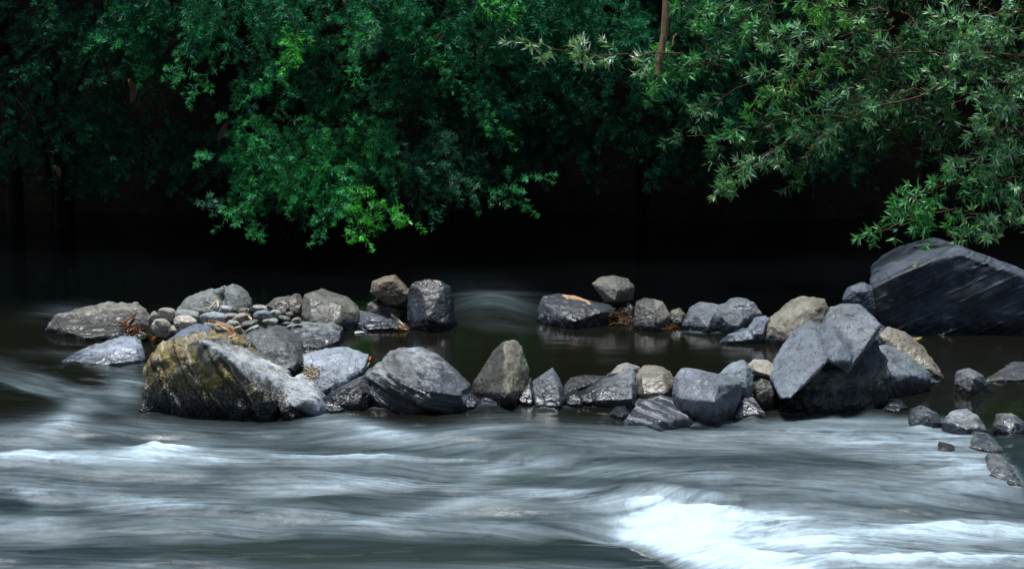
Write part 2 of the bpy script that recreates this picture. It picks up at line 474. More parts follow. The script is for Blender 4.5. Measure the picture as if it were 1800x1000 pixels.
def water_mat():
    t = NT('river_water')
    f = t.n('ShaderNodeAttribute'); f.attribute_name = 'foam'
    fl = t.n('ShaderNodeAttribute'); fl.attribute_name = 'flow'
    F = f.outputs['Fac']; L = fl.outputs['Vector']
    s1 = t.noise(t.vmath('MULTIPLY', L, (0.75, 4.2, 0)), 1.0, 6, 0.58, 0.5)
    s2 = t.noise(t.vmath('MULTIPLY', L, (1.3, 15.0, 0)), 1.0, 5, 0.6, 0.4)
    s3 = t.noise(t.vmath('MULTIPLY', L, (6.0, 14.0, 0)), 1.0, 6, 0.65, 0.8)
    s4 = t.noise(t.vmath('MULTIPLY', L, (26.0, 60.0, 0)), 1.0, 4, 0.65, 0.6)
    cl = t.noise(t.vmath('MULTIPLY', L, (2.6, 4.6, 0)), 1.0, 7, 0.64, 1.2)
    cf = t.noise(t.vmath('MULTIPLY', L, (9.0, 12.0, 0)), 1.0, 6, 0.66, 1.0)
    a = t.math('ADD', t.math('MULTIPLY', s1, 1.7), t.math('MULTIPLY', s2, 1.0))
    a = t.math('ADD', a, t.math('ADD', t.math('MULTIPLY', cl, 1.5), t.math('MULTIPLY', cf, 0.5)))       # mean 2.35
    turb = t.mr(F, 0.22, 0.6)
    b = t.math('ADD', t.math('MULTIPLY', cl, 1.6), t.math('MULTIPLY', cf, 1.5))
    fr = t.noise(t.vmath('MULTIPLY', L, (17.0, 17.0, 0)), 1.0, 8, 0.72, 1.6)
    b = t.math('ADD', b, t.math('ADD', t.math('MULTIPLY', fr, 1.0), t.math('MULTIPLY', s1, 0.6)))      # mean 2.35
    bm_ = t.n('ShaderNodeMix', data_type='FLOAT'); t.set(bm_.inputs[0], t.mr(F, 0.5, 1.0, 0.0, 0.55)); t.set(bm_.inputs[2], b); bm_.inputs[3].default_value = 2.45
    b = bm_.outputs[0]
    lin = t.n('ShaderNodeMix', data_type='FLOAT'); t.set(lin.inputs[0], t.math('MULTIPLY', turb, 0.88)); t.set(lin.inputs[2], a); t.set(lin.inputs[3], b)
    thr = t.noise(t.vmath('MULTIPLY', L, (0.8, 27.0, 0)), 1.0, 3, 0.6, 0.2)
    m = t.math('ADD', lin.outputs[0], t.math('MULTIPLY', t.math('SUBTRACT', thr, 0.5), 1.5))
    m = t.math('SUBTRACT', m, 1.72)
    m = t.math('MULTIPLY', t.math('MAXIMUM', m, 0.0), F)
    m = t.math('MULTIPLY', m, t.mr(F, 0.35, 0.9, 0.95, 1.35))
    sp = t.math('MULTIPLY', t.mr(s4, 0.62, 0.74), t.mr(F, 0.2, 0.45))
    m = t.math('ADD', m, t.math('MULTIPLY', sp, 0.13), clamp=True)
    deep = t.mix(t.mr(s1, 0.35, 0.65), (0.016, 0.030, 0.035), (0.034, 0.048, 0.047))
    sy = t.n('ShaderNodeSeparateXYZ'); t.set(sy.inputs[0], t.n('ShaderNodeNewGeometry').outputs['Position'])
    calm = t.mix(t.mr(sy.outputs[1], 11.9, 12.7), (0.0075, 0.0078, 0.005), (0.0015, 0.0022, 0.0028))
    still = t.math('SUBTRACT', 1.0, t.mr(F, 0.03, 0.16))
    still = t.math('MULTIPLY', still, t.mr(sy.outputs[1], 8.9, 9.6))
    deep = t.mix(still, deep, calm)
    col = t.mix(m, deep, (0.61, 0.80, 0.94))
    rough = t.math('ADD', t.mr(F, 0.0, 0.25, 0.10, 0.36), t.math('MULTIPLY', m, 0.5), clamp=True)
    h = t.math('ADD', t.math('MULTIPLY', s2, 0.4), t.math('MULTIPLY', fr, 0.7))
    h = t.math('MULTIPLY', h, t.mr(F, 0.02, 0.3, 0.06, 1.0))
    t.bsdf(col, rough, t.bump(h, 0.02, 0.5), 0.5)
    return t.m

wx = axis(-3.3, 3.3, 0.0125, (-55, 55), 1.3)
wy = np.concatenate((np.array([4.2, 5.2, 6.2, 6.8]), np.arange(7.1, 10.6, 0.009), np.arange(10.6, 13.2, 0.02), np.arange(13.2, 17.6, 0.06)))
WV, wme = sheet('river', wx, wy, water_z)
px, py, fo = river_fields(WV)
at1 = wme.attributes.new('foam', 'FLOAT', 'POINT'); at1.data.foreach_set('value', fo.astype(np.float32))
# streamlines: bend the across-stream coordinate along the waves
vv = WV[:, 1] + 0.16 * np.sin(WV[:, 0] * 1.7 + WV[:, 1] * 1.1) + 0.22 * vnoise(np.stack((WV[:, 0] * 0.9, WV[:, 1] * 1.4, 0 * WV[:, 0]), 1), 71) + 0.9 * WV[:, 2]
vv = vv + 0.35 * np.exp(-(((px - 1120) / 200) ** 2 + ((py - 960) / 60) ** 2)) + np.where(px < 330, 0.5, 0) * smooth(330, 100, px) * (WV[:, 0] + 2.0) * smooth(740, 660, py)
fl = np.stack((WV[:, 0], vv, np.zeros(len(vv))), 1).astype(np.float32)
at2 = wme.attributes.new('flow', 'FLOAT_VECTOR', 'POINT'); at2.data.foreach_set('vector', fl.ravel())
river = tag(link('river', wme, water_mat()), kind='structure')

# ------------------------------------------------------------------ stones
BVHS = []          # (bvh, object) of everything built, to lay leaves on
def hull_bm(pts):
    bm = bmesh.new()
    for p in pts: bm.verts.new(p)
    r = bmesh.ops.convex_hull(bm, input=bm.verts)
    junk = [g for g in (r['geom_interior'] + r['geom_unused']) if isinstance(g, bmesh.types.BMVert)]
    if junk: bmesh.ops.delete(bm, geom=list(set(junk)), context='VERTS')
    bmesh.ops.recalc_face_normals(bm, faces=bm.faces)
    return bm

SEED = [100]
def finish_rock(name, meshes, base, col, wet, kind, rough, sm, label, cat, group, vox=None):
    """union of hulls -> voxel remesh -> worn edges -> noise relief"""
    me = bpy.data.meshes.new(name)
    bm = bmesh.new()
    for b in meshes:
        tmp = bpy.data.meshes.new('tmp'); b.to_mesh(tmp); b.free(); bm.from_mesh(tmp); bpy.data.meshes.remove(tmp)
    bm.to_mesh(me); bm.free()
    co = np.empty(len(me.vertices) * 3, np.float32); me.vertices.foreach_get('co', co); co = co.reshape(-1, 3)
    dim = co.max(0) - co.min(0)
    size = float(np.sort(dim)[-2:].mean())
    o = bpy.data.objects.new('tmp_rock', me); COL.objects.link(o)
    md = o.modifiers.new('r', 'REMESH'); md.mode = 'VOXEL'; md.voxel_size = vox or max(0.004, size / 85)
    s = o.modifiers.new('s', 'SMOOTH'); s.factor = 0.5; s.iterations = sm
    dg = bpy.context.evaluated_depsgraph_get()
    m2 = bpy.data.meshes.new_from_object(o.evaluated_get(dg))
    bpy.data.objects.remove(o); bpy.data.meshes.remove(me)
    n = len(m2.vertices)
    P = np.empty(n * 3, np.float32); m2.vertices.foreach_get('co', P); P = P.reshape(-1, 3).astype(float)
    N = np.empty(n * 3, np.float32); m2.vertex_normals.foreach_get('vector', N); N = N.reshape(-1, 3).astype(float)
    SEED[0] += 1; sd = SEED[0]
    q = P / size
    d = 0.017 * fbm(q * 3.1, 3, sd) + 0.016 * (0.4 - np.abs(fbm(q * 5.0, 4, sd + 5))) + 0.008 * fbm(q * 17, 4, sd + 9, 0.6)
    pitn = vnoise(q * 26, sd + 13)
    d -= 0.012 * np.clip(pitn - 0.35, 0, 1)
    if kind in ('strata', 'banded'):
        a = np.array((0.42, -0.19, -0.91) if kind == 'strata' else (0.36, 0.0, 0.93))
        u = P @ a + (0.008 if kind == 'strata' else 0.02) * fbm(P * 2.0, 3, sd)
        k = (5.0 if kind == 'strata' else 11.0)
        g = vnoise(np.stack((u * k, P[:, 0] * 0.5, P[:, 1] * 0.5), 1), sd + 3) + 0.6 * vnoise(np.stack((u * k * 2.7, P[:, 0] * 0.8, 0 * u), 1), sd + 4)
        d += (0.016 if kind == 'strata' else 0.045) / size * np.clip(g * 1.6, -1, 1) * 0.8
    if kind == 'lichen':
        u = P[:, 0] * .85 + P[:, 2] * .53 + .03 * fbm(P * 3.0, 3, sd)
        fr = (u * 6.2) % 1.0
        msk = np.clip((-1.03 - (P[:, 0] + 1.466 * P[:, 2])) / .05, 0, 1)
        d += msk * (0.034 * (fr - .5) + 0.012 * fbm(P * 22, 3, sd + 2)) / size
    P = P + N * (d * size * rough * 0.75)[:, None]
    loc = np.array(base)
    m2.vertices.foreach_set('co', (P - loc).astype(np.float32).ravel())
    m2.polygons.foreach_set('use_smooth', np.ones(len(m2.polygons), bool))
    m2.update()
    m2.name = name
    ob = bpy.data.objects.new(name, m2); COL.objects.link(ob)
    ob.location = base
    m2.materials.clear(); m2.materials.append(MAT[kind])
    if col[2] > col[0]: col = (col[0] * .90, col[1] * .965, col[2] * 1.03)  # bluish stones made bluer: sky light put into their colour
    if col[1] < .45: col = tuple(c * .88 for c in col)
    if 0 < wet < .1: wet = wet + .025
    ob.color = (*col, wet)
    tag(ob, label, cat, group)
    m2.calc_loop_triangles()
    tr = np.empty(len(m2.loop_triangles) * 3, np.int32); m2.loop_triangles.foreach_get('vertices', tr)
    BVHS.append(BVHTree.FromPolygons([tuple(v) for v in P], [tuple(v) for v in tr.reshape(-1, 3)]))
    return ob

def hull(out, wl, Y0, lean=0.2, bulge=None, th=None, ridge=None, sink=True):
    top = min(p[1] for p in out)
    pts = []
    hgt = max(1.0, wl - top)
    O = []
    for (x, y) in out:
        t = min(1.0, max(0.0, (wl - y) / hgt))
        O.append(at(x, y, Y0 + lean * t))
    O = np.array(O)
    w = O[:, 0].max() - O[:, 0].min()
    hh = O[:, 2].max() - O[:, 2].min()
    b = 0.2 * min(w, 2 * hh) if bulge is None else bulge
    th = 0.55 * w if th is None else th
    c = np.array(out, float).mean(0)
    pts += list(O)
    if ridge:
        for (x, y, d) in ridge:
            t = min(1.0, max(0.0, (wl - y) / hgt))
            pts.append(at(x, y, Y0 + lean * t - d))
    elif b > 0:
        for (x, y) in out:
            q = c + (np.array((x, y)) - c) * 0.62
            t = min(1.0, max(0.0, (wl - q[1]) / hgt))
            pts.append(at(q[0], q[1], Y0 + lean * t - b))
    cw = O.mean(0)
    for p in O:                                   # the far side
        q = cw + (p - cw) * np.array((0.72, 1, 0.72))
        pts.append(np.array((q[0], p[1] + th, q[2] - 0.02)))
    if sink:
        for p in list(pts):
            if p[2] < 0.10: pts.append(np.array((p[0], p[1], -0.16)))
    return hull_bm([tuple(p) for p in pts])

C_PALE = (0.30, 0.31, 0.31); C_BLUE = (0.235, 0.275, 0.30); C_GREY = (0.17, 0.18, 0.185); C_DARK = (0.055, 0.062, 0.075)
C_BROWN = (0.17, 0.14, 0.10); C_OLIVE = (0.20, 0.20, 0.165); C_TAN = (0.30, 0.28, 0.235); C_MID = (0.22, 0.235, 0.25)
G_FRONT, G_BACK = 'stones of the front row', 'stones of the back row'

def rock(label, parts, wl, col, wet=0.06, kind='plain', rough=1.0, sm=4, Y=None, group=None, cat='rock', name='river_rock', **kw):
    Y0 = gp(900, wl)[1] if Y is None else Y
    if not isinstance(parts[0], dict): parts = [dict(out=parts)]
    ms = []
    for p in parts:
        q = dict(kw); q.update({k: v for k, v in p.items() if k != 'out'})
        ms.append(hull(p['out'], q.pop('wl', wl), q.pop('Y', Y0), **q))
    allx = [x for p in parts for x, y in p['out']]
    b = at((min(allx) + max(allx)) / 2, wl, Y0)
    return finish_rock(name, ms, tuple(b), col, wet, kind, rough, sm, label, cat, group)

# --- front row, left to right
rock('long blue white wet slab at the left end, water sliding past its foot', [(108,634),(128,622),(165,607),(205,594),(236,593),(250,605),(257,632),(240,641),(180,645),(125,641)], 640, (0.36,0.40,0.46), 0.03, lean=.35, th=.2, bulge=.05, ridge=[(130,632,.05),(200,612,.12),(240,612,.14),(245,632,.12),(180,640,.08)], group=G_FRONT)
rock('biggest front boulder, yellow lichen and white veins on its left face', [
    dict(out=[(250,650),(270,623),(298,598),(330,591),(368,588),(406,596),(430,607),(470,639),(500,663),(528,678),(500,712),(440,724),(370,724),(290,716),(254,690)], lean=.42, th=.35,
         ridge=[(300,603,.33),(272,628,.25),(254,652,.16),(360,598,.45),(400,624,.42),(430,660,.33),(456,688,.27),(478,708,.20),(330,640,.34),(290,714,.05),(375,722,.10),(440,722,.14),(256,692,.08)]),
    dict(out=[(470,680),(515,668),(542,681),(561,697),(579,722),(566,730),(530,733),(490,722)], lean=.1, th=.3, sink=True, ridge=[(505,690,.16),(545,700,.14),(500,722,.16),(560,724,.08)])],
    724, (0.54,0.56,0.56), 0.05, 'lichen', 1.1, 1, group=G_FRONT)
rock('smooth blue slab leaning behind the yellow lichen boulder', [(262,640),(285,602),(320,580),(348,568),(370,575),(384,592),(350,610),(300,630)], 640, (0.20,0.235,0.30), 0.0, Y=gp(900,690)[1]+.25, lean=.2, bulge=.08, th=.15, group=G_FRONT, sink=False)
rock('round charcoal grey boulder wedged behind the lichen boulder', [(415,600),(440,585),(475,577),(508,588),(530,606),(541,640),(531,662),(510,668),(480,660),(440,625)], 668, (0.135,0.14,0.145), 0.06, sm=8, lean=.25, ridge=[(450,605,.1),(500,612,.16),(520,640,.16),(495,655,.16),(455,625,.12)], th=.3, group=G_FRONT)
rock('flat grey slab with a blunt right end lying over the pebbles', [(440,582),(470,571),(520,566),(585,566),(603,575),(596,598),(560,612),(530,614),(490,600)], 614, (0.27,0.285,0.285), 0.03, lean=.45, th=.05, ridge=[(480,590,.06),(540,605,.06),(590,590,.03)], group=G_FRONT)
rock('dished pale blue slab tilted toward the water', [(533,622),(570,611),(610,610),(650,622),(641,645),(615,668),(585,690),(558,697),(540,682),(533,650)], 697, (0.33,0.37,0.43), 0.06, lean=.4, th=.05, ridge=[(560,650,-.02),(600,650,.0),(580,680,.04),(556,690,.04)], group=G_FRONT)
rock('domed boulder with dark eroded bands under a pale top', [(630,695),(636,662),(660,635),(690,619),(730,619),(770,627),(805,645),(829,670),(826,688),(800,703),(772,718),(740,722),(690,712),(650,714),(634,708)], 716, (0.30,0.31,0.315), 0.16, 'banded', 1.2, 1, lean=.34, ridge=[(654,652,.18),(700,660,.30),(760,686,.31),(808,694,.20),(668,708,.08),(740,718,.08),(642,700,.04)], th=.3, group=G_FRONT)
rock('tall pointed boulder with a rough fawn right face', [(822,692),(845,655),(865,620),(886,601),(905,598),(919,611),(928,640),(932,676),(920,700),(870,703),(838,703)], 703, (0.25,0.245,0.20), 0.06, 'split', 1.0, 2, lean=.14, ridge=[(886,606,.06),(889,640,.16),(896,690,.26),(850,690,.1),(925,690,.06)], th=.25, group=G_FRONT)
rock('low dark wedge with a pale rim before the tall pointed boulder', [(842,712),(849,694),(878,681),(902,677),(908,690),(898,712)], 712, (0.24,0.25,0.26), 0.055, lean=.22, ridge=[(852,700,.08),(885,688,.06),(900,690,.06),(880,708,.1)], th=.1, group=G_FRONT)
rock('small triangular stone with a knife edged top', [(934,700),(936,670),(955,656),(972,645),(984,664),(995,700),(992,716),(940,716)], 714, (0.155,0.175,0.195), 0.05, rough=.7, sm=2, lean=.1, ridge=[(968,655,.03),(982,690,.08),(984,714,.1),(942,712,.07)], th=.14, group=G_FRONT)
rock('thin flat wedge of stone beside the triangular stone', [(990,695),(992,680),(1003,664),(1030,660),(1066,660),(1062,668),(1032,678),(1005,690)], 695, (0.20,0.205,0.195), 0.04, lean=.3, bulge=.03, th=.1, group=G_FRONT)
rock('sloping grey stone under the little pale cap stone', [(1018,702),(1030,688),(1050,675),(1090,660),(1112,650),(1120,662),(1120,695),(1105,712),(1050,712)], 708, (0.185,0.20,0.215), 0.06, lean=.2, ridge=[(1060,685,.1),(1112,670,.1),(1112,700,.14),(1050,704,.1)], th=.25, group=G_FRONT)
rock('small pale cap stone perched over the sloping grey stone', [(1073,657),(1085,645),(1105,639),(1126,646),(1120,655),(1095,660),(1080,664)], 664, (0.33,0.34,0.33), 0.0, Y=gp(900,708)[1]+.25, lean=.06, bulge=.05, th=.15, sink=False, group=G_FRONT)
rock('pale blocky stone with faceted front, right of the sloping grey stone', [(1115,662),(1130,648),(1160,647),(1179,652),(1188,670),(1184,694),(1160,698),(1130,700),(1115,694)], 702, C_TAN, 0.05, rough=.9, sm=3, lean=.14, ridge=[(1128,664,.08),(1165,658,.1),(1172,690,.12),(1130,692,.1)], th=.25, group=G_FRONT)
rock('wet dome with white stripes, water running off it', [(1096,742),(1115,716),(1140,701),(1165,695),(1190,702),(1215,725),(1229,747),(1180,746),(1130,744)], 744, (0.075,0.082,0.10), -0.2, 'striped', 1.0, 6, lean=.3, ridge=[(1120,735,.1),(1165,715,.12),(1200,735,.12),(1160,742,.18)], th=.15, group=G_FRONT)
rock('square pitted block with a sharp dark right side', [(1182,690),(1186,662),(1198,646),(1228,650),(1265,658),(1303,667),(1303,690),(1292,715),(1281,742),(1240,742),(1215,732),(1190,712)], 740, (0.215,0.235,0.27), 0.055, 'pocked', .75, 2, lean=.22, ridge=[(1190,668,.04),(1262,678,.22),(1300,674,.1),(1256,706,.24),(1256,740,.10),(1196,700,.1)], th=.2, group=G_FRONT)
rock('upright pale blue stone between the pitted block and the cream stone', [(1264,657),(1285,640),(1308,631),(1321,650),(1324,680),(1310,694),(1285,690)], 694, (0.27,0.31,0.34), 0.04, lean=.1, ridge=[(1290,652,.06),(1312,645,.04),(1312,680,.08),(1285,680,.06)], th=.15, Y=gp(900,722)[1], group=G_FRONT)
rock('flat cream stone resting on the round dark stone', [(1313,642),(1325,632),(1350,632),(1365,645),(1379,660),(1365,668),(1340,657),(1320,655)], 666, (0.40,0.38,0.33), 0.0, Y=gp(900,722)[1]+.1, lean=.14, bulge=.05, th=.12, sink=False, group=G_FRONT)
rock('round dark stone under the cream stone', [(1320,672),(1335,657),(1355,660),(1372,676),(1368,706),(1340,716),(1322,708)], 716, (0.10,0.10,0.095), 0.06, lean=.12, bulge=.1, th=.25, group=G_FRONT)
rock('glistening little wet stone at the foot of the pitted block', [(1283,732),(1295,707),(1310,696),(1325,701),(1340,720),(1348,733),(1300,738)], 736, (0.075,0.082,0.10), -0.2, 'striped', lean=.14, bulge=.06, th=.12, group=G_FRONT)
rock('black wet chip of stone with a white upper rim', [(1322,708),(1330,697),(1345,698),(1353,708),(1349,720),(1330,722)], 720, (0.13,0.14,0.15), 0.06, lean=.12, bulge=.04, th=.1, group=G_FRONT)
rock('huge cut slab with smooth blue tops over a pitted dark face', [
    dict(out=[(1348,652),(1375,607),(1400,577),(1424,563),(1446,568),(1476,592),(1474,608),(1430,655),(1392,697),(1370,702)], lean=.42, th=.1, sink=False,
         ridge=[(1372,700,.26),(1390,699,.30),(1476,606,.24),(1452,636,.30)]),
    dict(out=[(1440,625),(1449,560),(1458,540),(1476,532),(1512,533),(1532,550),(1547,570),(1540,592),(1500,650),(1488,655)], lean=.36, th=.15, sink=False, ridge=[(1470,600,.12),(1490,654,.22),(1546,574,.14),(1515,540,-.02)]),
    dict(out=[(1430,592),(1452,556),(1520,590),(1500,632),(1462,636),(1440,622)], lean=.3, th=.1, sink=False, ridge=[(1476,606,.22),(1494,636,.24),(1464,638,.28)])],
    724, (0.205,0.23,0.265), 0.0, 'pocked', .8, 1, group=G_FRONT, cat='boulder')
rock('pitted underside of the cut slab as a separate piece, shade put into its dark colour, wet along the waterline', [(1376,704),(1400,655),(1440,612),(1470,590),(1530,585),(1556,625),(1566,690),(1550,724),(1390,724)], 724, (0.12,0.124,0.122), 0.09, 'pocked', 1.9, 1, Y=gp(900,724)[1]+.05, lean=.22, th=.5, bulge=.10, group=G_FRONT, cat='boulder')  # the slab's shaded lower face, built separately with the shade in its colour
rock('lumpy fawn boulder with a shaded left side behind the cut slab', [(1343,602),(1348,572),(1378,550),(1402,530),(1432,522),(1451,526),(1458,542),(1445,575),(1410,600),(1370,604)], 603, (0.27,0.26,0.215), 0.03, lean=.16, ridge=[(1360,575,.08),(1395,555,.12),(1440,540,.08),(1400,595,.16),(1440,580,.1)], th=.3, group=G_BACK)
rock('long sandy splinter of stone sloping into the brown water', [(1545,590),(1560,575),(1590,584),(1622,610),(1650,644),(1664,669),(1640,664),(1600,635),(1560,610)], 668, (0.24,0.22,0.18), 0.03, Y=gp(900,672)[1]+.1, lean=.3, bulge=.04, th=.15, group=G_FRONT)
rock('blue faced slab with ochre spots, right of the cut slab', [(1528,640),(1530,610),(1560,606),(1600,625),(1634,655),(1636,668),(1590,676),(1540,690)], 690, (0.24,0.27,0.30), 0.05, lean=.22, ridge=[(1545,630,.12),(1560,660,.18),(1600,660,.12),(1545,685,.16)], th=.2, group=G_FRONT)
rock('small faceted stone alone in the brown shallows', [(1678,672),(1684,652),(1704,646),(1730,659),(1736,677),(1716,694),(1690,688)], 691, (0.24,0.25,0.26), 0.055, lean=.12, ridge=[(1695,658,.05),(1712,664,.1),(1725,672,.05),(1705,688,.08)], th=.12, sm=2, group=G_FRONT)
rock('pale flat stone at the right edge of the brown shallows', [(1731,670),(1760,652),(1800,640),(1840,642),(1850,668),(1780,672)], 671, (0.30,0.31,0.30), 0.03, lean=.35, bulge=.05, th=.15, group=G_FRONT)
rock('small dark footed stone at the head of the side rapid', [(1597,738),(1604,719),(1625,713),(1650,727),(1657,744),(1630,750),(1605,748)], 748, (0.25,0.265,0.28), 0.05, lean=.12, ridge=[(1612,724,.05),(1632,728,.08),(1640,742,.06)], th=.12, sm=2, group=G_FRONT)
rock('small grey stone in brown water beyond the side rapid', [(1747,748),(1757,728),(1780,726),(1803,742),(1806,762),(1770,768)], 765, (0.25,0.26,0.265), 0.05, lean=.12, ridge=[(1765,738,.05),(1785,742,.08),(1775,762,.06)], th=.12, sm=2, group=G_FRONT)
rock('pale stones edge piece, low and rounded, where foam meets brown water', [(1655,742),(1672,724),(1700,718),(1720,730),(1736,756),(1700,764)], 762, (0.30,0.32,0.33), 0.02, lean=.25, bulge=.04, th=.1, group='stones along the edge of the side rapid')
rock('ragged pale stone halfway down the foam edge', [(1700,788),(1715,758),(1738,760),(1766,792),(1752,800)], 796, (0.27,0.29,0.29), 0.02, lean=.3, bulge=.04, th=.1, group='stones along the edge of the side rapid')
rock('darker lump of stone lowest on the foam edge', [(1732,835),(1740,798),(1756,797),(1790,835),(1808,860),(1780,862)], 858, (0.20,0.215,0.22), 0.02, lean=.35, bulge=.04, th=.1, group='stones along the edge of the side rapid')
rock('half drowned olive stone breaking the side rapid', [(1645,792),(1652,776),(1672,780),(1684,790),(1668,796)], 795, (0.13,0.13,0.09), 0.05, lean=.12, bulge=.03, th=.08, group='stones along the edge of the side rapid')
# low wet stones packed into the gaps, dark ones coloured to stand for shade
G_GAP = 'low wet stones wedged between the front boulders'
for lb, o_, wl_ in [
 ('stone filling the shadowed hollow below the dished slab, shade put into its dark colour', [(566,700),(590,688),(620,668),(640,660),(652,690),(645,718),(600,722),(572,720)], 722),
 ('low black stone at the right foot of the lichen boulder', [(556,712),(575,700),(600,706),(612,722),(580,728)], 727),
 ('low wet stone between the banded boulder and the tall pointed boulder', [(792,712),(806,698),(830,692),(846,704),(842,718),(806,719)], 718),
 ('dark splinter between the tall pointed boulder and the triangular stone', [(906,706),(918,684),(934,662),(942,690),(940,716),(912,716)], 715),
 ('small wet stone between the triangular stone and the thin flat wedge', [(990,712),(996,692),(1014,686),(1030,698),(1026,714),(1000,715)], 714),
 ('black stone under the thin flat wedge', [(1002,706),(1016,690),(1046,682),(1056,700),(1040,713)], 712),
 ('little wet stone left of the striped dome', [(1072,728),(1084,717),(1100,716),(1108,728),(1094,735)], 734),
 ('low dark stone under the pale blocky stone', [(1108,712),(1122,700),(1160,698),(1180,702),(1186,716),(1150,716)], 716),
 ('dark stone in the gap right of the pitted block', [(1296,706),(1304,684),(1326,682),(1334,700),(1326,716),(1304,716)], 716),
 ('flat black stone before the cut slab', [(1362,726),(1376,716),(1410,716),(1424,726),(1396,731)], 730),
 ('small brown stone at the right foot of the cut slab', [(1548,722),(1560,706),(1584,704),(1596,716),(1580,726)], 725),
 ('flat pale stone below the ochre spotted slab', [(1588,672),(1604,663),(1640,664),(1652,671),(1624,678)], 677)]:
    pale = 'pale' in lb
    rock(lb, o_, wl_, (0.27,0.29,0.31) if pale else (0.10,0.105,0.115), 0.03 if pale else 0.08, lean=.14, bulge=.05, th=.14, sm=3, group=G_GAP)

# --- back row, left to right
rock('low flat boulder at the far left with a wet brown flank', [(76,576),(95,556),(150,541),(186,532),(242,532),(263,546),(271,567),(266,590),(235,597),(120,595)], 594, (0.27,0.265,0.235), 0.065, 'pocked', 1.2, 3, lean=.5, ridge=[(110,575,.1),(180,562,.05),(240,560,.08),(250,585,.06),(150,592,.12)], th=.12, group=G_BACK)
rock('dark wet cobble with leaves caught on it', [(203,592),(215,576),(240,568),(262,576),(268,588),(250,598),(215,600)], 599, (0.06,0.055,0.055), 0.2, lean=.1, bulge=.06, th=.15, group=G_BACK)
rock('two humped pale boulder standing over the pebble bed', [
    dict(out=[(308,545),(325,525),(350,514),(370,508),(388,514),(402,530),(400,556),(350,556),(315,556)], lean=.1, ridge=[(330,535,.08),(365,525,.12),(385,545,.14),(340,552,.12)]),
    dict(out=[(382,530),(395,506),(409,500),(426,510),(441,531),(445,548),(430,556),(392,554)], lean=.1, ridge=[(400,515,.06),(415,520,.09),(425,545,.11),(400,545,.1)]),
    dict(out=[(375,512),(392,504),(400,520),(390,530),(378,528)], lean=.05, bulge=.03)],
    556, (0.26,0.275,0.265), 0.0, Y=gp(900,570)[1]+.1, th=.2, group=G_BACK, cat='boulder')
rock('dark stone with two knobs right of the pebble bed', [dict(out=[(466,538),(484,524),(505,521),(515,540),(508,556),(478,556)]), dict(out=[(500,525),(520,516),(536,535),(530,555),(505,555)])], 556, (0.14,0.135,0.125), 0.03, Y=gp(900,568)[1], lean=.1, bulge=.06, th=.2, group=G_BACK)
rock('long olive grey boulder sloping down to the right', [(529,552),(533,518),(550,512),(580,520),(610,529),(632,545),(632,566),(600,580),(550,574)], 578, (0.165,0.17,0.155), 0.04, lean=.2, ridge=[(545,525,.08),(600,540,.1),(622,550,.06),(590,570,.14),(545,565,.1)], th=.3, group=G_BACK)
rock('dark blue slab sliding into the pool below the brown perched stone', [(622,566),(630,545),(662,553),(700,566),(723,577),(690,583),(640,584)], 582, (0.11,0.125,0.145), 0.03, lean=.25, bulge=.04, th=.1, group=G_BACK)
rock('brown knobbly boulder perched above the dark blue slab', [dict(out=[(650,514),(653,495),(671,487),(694,484),(702,500),(716,508),(722,522),(705,530),(665,527)]), dict(out=[(668,525),(700,500),(722,512),(721,530),(700,544),(680,540)])], 543, (0.23,0.195,0.15), 0.0, Y=gp(900,578)[1]+.25, lean=.05, bulge=.1, th=.25, sm=8, sink=False, group=G_BACK, cat='boulder')
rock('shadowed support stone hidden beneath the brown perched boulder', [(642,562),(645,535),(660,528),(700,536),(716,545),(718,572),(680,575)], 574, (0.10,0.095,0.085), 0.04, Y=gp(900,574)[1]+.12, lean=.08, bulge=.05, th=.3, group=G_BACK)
rock('upright near black block with slanting glossy faces', [(716,560),(715,520),(722,499),(746,491),(776,492),(793,504),(797,525),(799,577),(760,580),(725,576)], 578, (0.05,0.056,0.068), 0.05, rough=.9, sm=2, lean=.12, ridge=[(740,510,.06),(752,560,.14),(780,505,.05),(784,570,.1),(730,565,.08)], th=.25, group=G_BACK)
rock('long black stone with an orange leaf on its top', [(944,560),(945,540),(954,521),(975,517),(1030,527),(1078,538),(1084,552),(1062,570),(1000,573),(955,570)], 572, (0.055,0.063,0.075), 0.04, lean=.22, ridge=[(958,535,.06),(1010,540,.1),(1060,548,.1),(1010,565,.14)], th=.2, sm=3, group=G_BACK)
rock('squarish grey green boulder perched on the long black stone', [(1041,499),(1055,488),(1080,485),(1105,490),(1116,504),(1114,526),(1092,538),(1062,532)], 537, (0.245,0.25,0.225), 0.0, Y=gp(900,566)[1]+.2, lean=.08, ridge=[(1062,508,.06),(1085,510,.12),(1108,506,.06),(1080,528,.12)], th=.2, sm=4, sink=False, group=G_BACK, cat='boulder')
rock('dark block lying between the long black stone and the fawn stone', [(1075,570),(1078,540),(1095,534),(1116,540),(1120,565),(1105,574)], 573, (0.05,0.045,0.04), 0.04, Y=gp(900,572)[1]+.18, lean=.1, bulge=.03, th=.25, group=G_BACK)
rock('fawn topped stone with a dark blue left side', [(1112,574),(1116,532),(1138,525),(1165,531),(1178,552),(1174,577),(1135,580)], 579, (0.27,0.26,0.235), 0.045, 'split', lean=.14, ridge=[(1130,545,.05),(1152,545,.1),(1168,560,.06),(1150,574,.1)], th=.25, group=G_BACK)
rock('small round stone tucked against the fawn topped stone', [(1174,562),(1180,546),(1195,541),(1206,552),(1203,571),(1180,574)], 573, (0.19,0.19,0.165), 0.03, lean=.08, bulge=.05, th=.12, sm=8, group=G_BACK)
rock('blue grey rounded stone at the pool edge right of the small round stone', [(1198,572),(1213,546),(1240,533),(1266,535),(1276,560),(1265,582),(1210,581)], 581, (0.21,0.235,0.255), 0.04, lean=.16, ridge=[(1225,552,.08),(1255,552,.08),(1245,575,.1)], th=.25, group=G_BACK)
